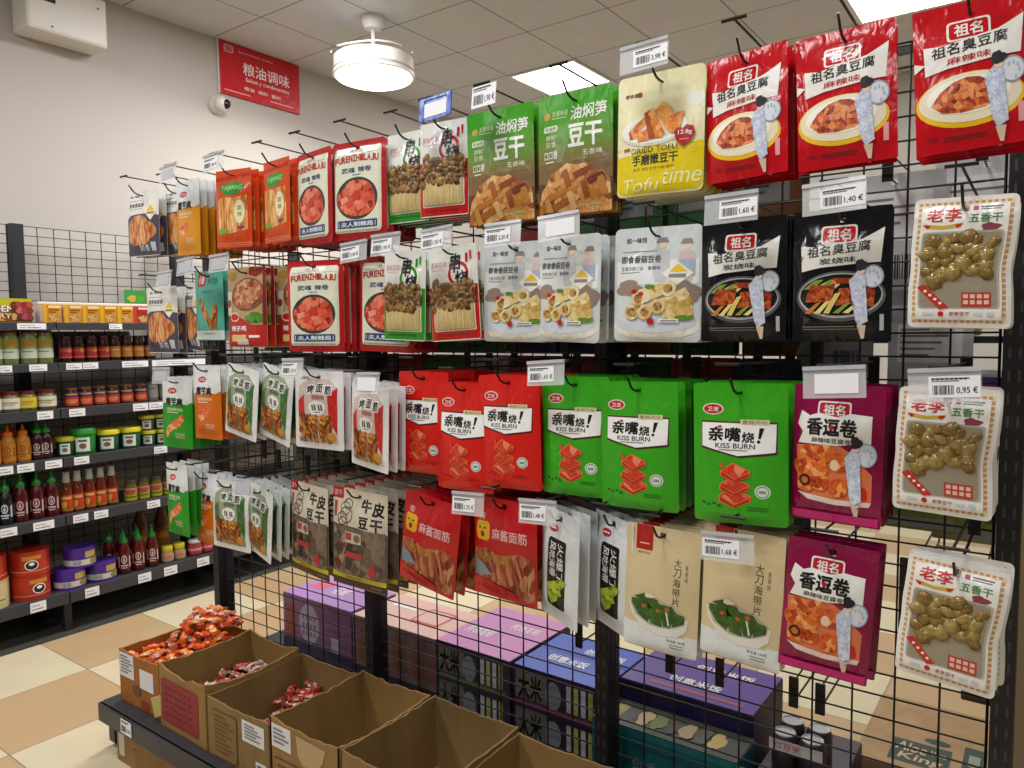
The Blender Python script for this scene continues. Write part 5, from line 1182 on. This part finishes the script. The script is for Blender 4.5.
# top row
def curry():
    e = empty('food_box', (0, 0, 0)); w, d, h = .3, .05, .118
    MB().box(-w/2, 0, 0, w/2, d, h, mat('#c98a1a', .4), bev=.002).build('box_body', e)
    ops = [rect(0, 0, 1, .3, mat('#b8b21e', .4)), rect(0, .3, 1, .98, mat('#7a4a12', .4)), text('GOLDEN', .12, .3, .74, .55, WHITE, .03), text('CURRY', .2, .6, .7, .82, mat('#e8d8a8', .4), .02), *[blob(.74+.075*(i % 4), .25+.25*(i//4), .05, .14, mat(c, .35), i) for i, c in enumerate(('#7a2a1e', '#a8443a', '#8a2a30', '#b8502a', '#5a2a24', '#c06a5a', '#9a3a4a', '#7a3a20', '#c8a05a', '#6a2a2a', '#a84a5a', '#8a3a30'))], poly([(.3, .9), (.44, .7), (.62, .92)], mat('#d8a020', .4))]
    front_art('front_print', ops, w, h, e); return e
shelf_item(curry, -2, 0, 'yellow green food box with fruit picture on the top shelf', 'box', None, 0, 0, XS-.03, 90)
def cup(c):
    def f():
        e = empty('noodle_cup', (0, 0, 0)); w, d, h = .088, .09, .095
        MB().box(-w/2, 0, 0, w/2, d, h, mat(c, .4), bev=.003).build('box_body', e)
        front_art('front_print', [rect(.3, .08, .95, .2, mat('#f0d890' if c != '#a82420' else '#e8c8b8', .4)), rect(.3, .28, .85, .34, mat('#8a3a1a', .4)), rect(.3, .4, .7, .45, mat('#8a3a1a', .4)), blob(.6, .74, .3, .2, food('noodle_bowl', ['#8a5a2a', '#c89a5a', '#e0c08a'], 120), 2), rect(.0, .02, .2, .98, mat('#dca51e' if c != '#a82420' else '#c03a30', .4))], w, h, e)
        q = MB().box(-w/2-.0015, 0.002, .004, -w/2-.0003, d-.002, h-.004, mat('#d8d4cc', .4)); q.build('side_panel', e)
        return e
    return f
for i, px in enumerate((53, 74, 92, 109, 126)):
    shelf_item(proto('cupy', cup('#c88a1a')), px, 0, 'yellow noodle cup box in the row on the top shelf', 'box', 'yellow noodle boxes on the top shelf', 0, 0, XS-.02, 90)
for px in (142, 158): shelf_item(proto('cupr', cup('#a82420')), px, 0, 'red noodle cup box ending the yellow row', 'box', 'red noodle boxes on the top shelf', 0, 0, XS-.02, 90)
for px in (60, 80, 98, 116, 134, 152): shelf_item(proto('whitebox', lambda: closed_carton('carton', -.05, 0, 0, .05, .06, .112, 'x', 'carton', mat('#d8d6d0', .5), mat('#e0ded8', .5))), px, 0, 'white carton standing behind the noodle boxes on the top shelf', 'carton', 'white cartons behind the noodle boxes', .12, 0, XS-.02, 90)
def greenpack():
    e = empty('green_carton', (0, 0, 0)); w, d, h = .30, .06, .2
    MB().box(-w/2, 0, 0, w/2, d, h, mat('#cfd8cf', .4), bev=.002).build('box_body', e)
    front_art('front_print', [rect(0, 0, 1, .45, mat('#3a8a3a', .4)), *[blob(.15+.17*i, .25, .08, .1, mat(c, .4), i) for i, c in enumerate(('#c8a02a', '#4a9a2a', '#a8341e', '#6aaa3a', '#d8b04a'))], rect(.3, .5, .5, .98, mat('#2f7a44', .4))], w, h, e); return e
shelf_item(greenpack, 178, 0, 'green and white carton standing behind the noodle boxes', 'carton', None, .3, 0, XS-.02, 90)
# second row
pick = mat('#7d8a4a', .15)
for px in (-6, 10, 29, 45): shelf_item(proto('pickle', lambda: jar(.0385, .165, pick, mat('#5a2226', .35), mat('#8a9a4a', .45), [rect(0, .5, 1, 1, mat('#c2c8b4', .45)), rect(.2, .1, .8, .35, mat('#b87a2a', .45)), rect(.3, .62, .7, .68, GREYINK)])), px, 1, 'pickle jar with green and white label on the second shelf', 'jar', 'pickle jars on the second shelf')
for px in (66, 78.5, 91.5, 104): shelf_item(proto('sauce', lambda: jar(.0295, .135, mat('#30120c', .15), mat('#3a1216', .35), mat('#a0202c', .45), [rect(.1, .2, .7, .4, mat('#c85a3a', .45)), blob(.75, .3, .12, .2, mat('#d8843a', .45), 3), rect(0, .85, 1, .95, mat('#d0603a', .45))], .02, .5)), px, 1, 'dark jar with crimson label on the second shelf', 'jar', 'crimson labelled jars')
for px in (115, 127, 138.5, 150): shelf_item(proto('saucea', lambda: jar(.0295, .135, mat('#30180c', .15), mat('#3a1a16', .35), mat('#b87434', .45), [rect(.15, .2, .8, .4, mat('#d89a5a', .45))], .02, .5)), px, 1, 'dark jar with amber label on the second shelf', 'jar', 'amber labelled jars')
for i, px in enumerate((63, 76, 89, 102, 115, 128, 141)): shelf_item(proto('greybox', lambda: closed_carton('carton', -.03, 0, 0, .03, .06, .16, 'x', 'carton', mat('#8f8a88', .5), mat('#a09a98', .5))), px, 1, 'grey carton in the back row of the second shelf', 'carton', 'grey cartons at the back of the second shelf', .17, 0, XS-.07, 90)
# third row
for px, c in ((-8, '#d8d0b8'), (10.5, '#d8d4c8'), (27, '#d8b82a'), (47, '#d8d4c4')): shelf_item(proto('olive'+c, lambda: jar(.044, .098, mat('#6a6a2a', .15), mat('#7a1a1c', .35), mat(c, .45), [rect(.2, .35, .8, .5, mat('#a88a3a', .45)), rect(.3, .6, .7, .66, GREYINK)])), px, 2, {'#d8b82a': 'low jar with bright yellow label and red lid', '#d8b': ''}.get(c, 'low jar with cream label and red lid on the third shelf'), 'jar', 'low red lidded jars')
for px in (72, 86, 100, 113, 127, 141): shelf_item(proto('redj', lambda: jar(.033, .1, mat('#4a1c14', .15), mat('#7a5a2a', .35), mat('#b23a2a', .45), [rect(0, 0, 1, .35, mat('#3a2a5a', .45)), rect(.2, .1, .8, .22, mat('#c8a04a', .45)), blob(.5, .68, .3, .18, mat('#d8784a', .45), 2)], .012, .8, 'glass_jar', .08)), px, 2, 'red labelled jar with golden lid on the third shelf', 'jar', 'red labelled jars with golden lids')
for px in (152.5, 164.5, 176): shelf_item(proto('greyb', lambda: jar(.03, .135, mat('#7a7a76', .25), mat('#2a2a2c', .35), mat('#8f8f88', .45), [rect(.3, .3, .7, .34, INK)], .03, .7, 'seasoning_bottle')), px, 2, 'grey seasoning bottle with black lid', 'bottle', 'grey seasoning bottles')
# fourth row
for px, bk in ((-6, 0), (9, 0), (24, 0), (6, .08), (20, .08)): shelf_item(proto('orb', lambda: squeeze(mat('#c8822a', .3), mat('#e0661e', .35), ('#8a4a1a', None), h=.185, r=.032)), px, 3, 'orange squeeze bottle with orange nozzle', 'bottle', 'orange squeeze bottles', bk)
for px, bk in ((38, 0), (47, 0), (43, .08)): shelf_item(proto('drb', lambda: squeeze(mat('#3a1214', .25), gcap, ('#c8b0b0', None), h=.185, r=.03)), px, 3, 'short dark squeeze bottle with green nozzle', 'bottle', 'short dark squeeze bottles', bk)
def tub(body, lid, w, h):
    def f():
        e = empty('food_tub', (0, 0, 0)); r = w/2
        MB().lathe([(r*.86, 0), (r*.9, .004), (r*.98, h*.78), (r*.96, h*.8)], mat(body, .35), 26).build('tub_body', e)
        MB().lathe([(r*1.0, h*.76), (r*1.05, h*.78), (r*1.05, h*.94), (r*.97, h)], mat(lid, .35), 26).build('lid', e)
        band(r*.965, h*.12, h*.66, mat('#d8ddd4', .4), e, 'label', a0=-34, a1=34, ops=[rect(.2, .15, .8, .3, mat('#2a6a3a', .4)), ell(.5, .6, .25, .2, mat('#7a5a4a', .4))]); return e
    return f
shelf_item(proto('tubs', tub('#123f24', '#b0b01e', .085, .10)), 66, 3, 'small dark green tub with yellow lid beside the squeeze bottles', 'tub', None)
shelf_item(proto('tubg', tub('#1f7a2a', '#2a8a30', .12, .135)), 84, 3, 'large green tub with green lid', 'tub', None)
for px in (108, 130): shelf_item(proto('tuby', tub('#14522e', '#d0c41e', .115, .115)), px, 3, 'wide dark green tub with yellow lid', 'tub', 'wide green tubs')
for px, bk in ((101, .13), (120, .13)): shelf_item(proto('tuby', tub('#14522e', '#d0c41e', .115, .115)), px, 3, 'wide dark green tub behind the front tubs', 'tub', 'wide green tubs at the back', bk)
for px in (148, 162): 
    shelf_item(proto('tubm', tub('#12482a', '#c8bc1e', .082, .085)), px, 3, 'small green tub under another at the row end', 'tub', 'lower small green tubs')
    shelf_item(proto('tubm', tub('#12482a', '#c8bc1e', .082, .085)), px-1, 3, 'small green tub on top of another at the row end', 'tub', 'upper small green tubs', 0, .0855)
# fifth row
shelf_item(proto('blackb', lambda: squeeze(mat('#1a1c1e', .25), gcap, ('#d0d4d8', None), h=.225)), 6.5, 4, 'black squeeze bottle with white emblem and green nozzle', 'bottle', None)
shelf_item(proto('blackb', None), -9, 4, 'black squeeze bottle cut by the picture edge', 'bottle', None)
for px in (22, 38, 53): shelf_item(proto('srir', lambda: squeeze(chili, gcap, ('#c8b4b4', None), h=.235)), px, 4, 'tall red chili bottle with green nozzle on the fifth shelf', 'bottle', 'tall chili bottles on the fifth shelf')
for px in (16, 31, 46): shelf_item(proto('srir', None), px, 4, 'tall red chili bottle in the back row of the fifth shelf', 'bottle', 'back row chili bottles on the fifth shelf', .09)
def sweetchili():
    e = empty('sauce_bottle', (0, 0, 0)); h = .215; r = .029
    MB().lathe([(r*.9, 0), (r, .006), (r, h*.5), (r*.9, h*.58), (r*.5, h*.74), (r*.46, h*.8)], mat('#7a2a12', .12), 22).build('bottle_body', e)
    MB().lathe([(r*.62, h*.74), (r*.66, h*.76), (r*.52, h*.9), (r*.6, h*.985), (r*.5, h)], mat('#a8a89e', .4), 18).build('cap', e)
    band(r+.0008, h*.06, h*.44, mat('#b8491e', .4), e, ops=[blob(.35, .6, .2, .22, mat('#d89a3a', .4), 2), blob(.68, .6, .16, .25, mat('#c8341e', .4), 3), rect(.2, .1, .8, .26, mat('#e0b06a', .4)), rect(0, .88, 1, 1, mat('#8a7a1e', .4))]); return e
for px in (67.5, 78.5, 90.5, 101.5, 112.5): shelf_item(proto('swc', sweetchili), px, 4, 'amber sauce bottle with pale cap', 'bottle', 'amber sauce bottles with pale caps')
for px in (131, 143.5, 156, 168): shelf_item(proto('rj', lambda: jar(.033, .12, mat('#6a5a2a', .15), mat('#4a4a44', .35), mat('#a8a022', .45), [rect(0, 0, 1, .5, mat('#b88a6a', .45)), blob(.5, .3, .3, .2, mat('#a8463a', .45), 2), rect(.15, .66, .85, .76, mat('#4a5a12', .45))], .02, .7, 'glass_jar', .05)), px, 4, 'rounded jar with yellow and pink label', 'jar', 'rounded yellow and pink jars')
# bottom row
def tin(c, h, r, ops, name='food_tin'):
    def f():
        e = empty(name, (0, 0, 0))
        MB().lathe([(r, 0), (r, .003), (r*.985, .006), (r*.985, h-.006), (r, h-.003), (r, h)], mat(c, .35), 30).build('tin_body', e)
        MB().lathe([(r*.97, h-.002), (r*.95, h-.004), (.001, h-.004)][::-1], mat('#2c2622', .35), 30).build('tin_lid', e)
        band(r*.995, .008, h-.008, mat(c, .35), e, 'label', a0=-100, a1=100, ops=ops); return e
    return f
redops = [rect(.36, .12, .64, .3, mat('#c8822a', .4)), ell(.5, .56, .1, .24, WHITE), ell(.5, .56, .085, .2, mat('#1c1a18', .4)), ell(.5, .5, .04, .08, WHITE), rect(.1, .84, .9, .87, mat('#e0a08a', .4))]
for px, dz, lab in ((31, 0, 'red tin under another on the bottom shelf'), (30, .122, 'red tin on top of another on the bottom shelf'), (-14, .135, 'red tin on top of the cream tin')):
    shelf_item(proto('rtin', tin('#b02a14', .12, .088, redops)), px, 5, lab, 'tin', None, 0, dz, XS-.1, 75 if dz else 95)
shelf_item(proto('ctin', tin('#c8bc86', .134, .09, [rect(.3, .3, .7, .5, mat('#a8a060', .4)), rect(.2, .7, .8, .75, mat('#8a3a2a', .4))])), -12, 5, 'cream tin under a red tin at the picture edge', 'tin', None, 0, 0, XS-.1)
vops = [rect(.0, .6, 1, .95, mat('#cdc8bc', .4)), rect(.62, .12, .86, .5, mat('#b89a4a', .4)), ell(.8, .76, .1, .18, mat('#8a8a3a', .4)), barcode(.4, .64, .55, .9, GREYINK, 8), rect(.0, .0, .06, 1, mat('#cdc8bc', .4))]
for px, dz, lab in ((70, 0, 'violet tin under the upper violet tin, by the red tins'), (101, 0, 'violet tin under the upper violet tin, by the chili bottles'), (80, .101, 'violet tin resting on the two other violet tins')):
    shelf_item(proto('vtin', tin('#48268c', .10, .076, vops)), px, 5, lab, 'tin', None, 0, dz, XS-.09)
for px, bk in ((125, 0), (139, 0), (153, 0), (119, .1), (132, .1), (146, .1)): shelf_item(proto('srir', None), px, 5, 'red chili bottle with green nozzle on the bottom shelf' if not bk else 'red chili bottle in the back row of the bottom shelf', 'bottle', 'chili bottles on the bottom shelf' if not bk else 'back row chili bottles on the bottom shelf', bk)
for px in (167.5, 179.5): shelf_item(proto('ylid', lambda: jar(.034, .092, mat('#9a8a6a', .15), mat('#c8b82a', .35), mat('#b8a27a', .45), [rect(.2, .2, .8, .7, mat('#c8785a', .45))], .03, .6)), px, 5, 'squat jar with yellow lid on the bottom shelf', 'jar', 'yellow lidded jars')
for px in (195, 207): shelf_item(proto('rlid', lambda: jar(.04, .09, mat('#8a3a3a', .15), mat('#c8c4bc', .35), mat('#b83a44', .45), [rect(.1, .3, .9, .6, mat('#d89a9a', .45))], .016, .6)), px, 5, 'squat jar with red label and pale lid', 'jar', 'red labelled squat jars')
def oil():
    e = empty('oil_bottle', (0, 0, 0)); h = .33; r = .042
    MB().lathe([(r*.9, 0), (r, .01), (r, h*.62), (r*.5, h*.82), (r*.4, h*.9)], mat('#6a3a12', .12), 22).build('bottle_body', e)
    MB().lathe([(r*.46, h*.88), (r*.48, h*.9), (r*.46, h)], mat('#c8a81e', .35), 16).build('cap', e)
    band(r+.0008, h*.12, h*.5, mat('#8a5a1e', .4), e, ops=[rect(.2, .2, .8, .5, mat('#b87a2a', .4))]); return e
for px in (160, 181): shelf_item(proto('oil', oil), px, 5, 'tall amber oil bottle with yellow cap behind the jars', 'bottle', 'amber oil bottles', .2)

# ------------------------------------------------------------------ light, camera, colour
w = bpy.data.worlds.new('shop_air'); bpy.context.scene.world = w; w.use_nodes = True
w.node_tree.nodes['Background'].inputs[0].default_value = (.96, .95, .93, 1); w.node_tree.nodes['Background'].inputs[1].default_value = .09
cam = bpy.data.cameras.new('camera'); co = bpy.data.objects.new('camera', cam); C.objects.link(co)
cam.sensor_width = 36; cam.lens = F_PX*36/1024; cam.clip_start = .02
M = Matrix(((BR[0], BU[0], -BF[0], 0), (BR[1], BU[1], -BF[1], 0), (BR[2], BU[2], -BF[2], CAM_H), (0, 0, 0, 1)))
co.matrix_world = M
sc = bpy.context.scene; sc.camera = co
sc.view_settings.view_transform = 'Standard'; sc.view_settings.look = 'None'; sc.view_settings.gamma = 1; sc.view_settings.exposure = .14
sc.view_settings.use_curve_mapping = False
# templates no hook used
for p in P.values():
    if not p.used:
        for o in list(p.root.children)+[p.root]: bpy.data.objects.remove(o)
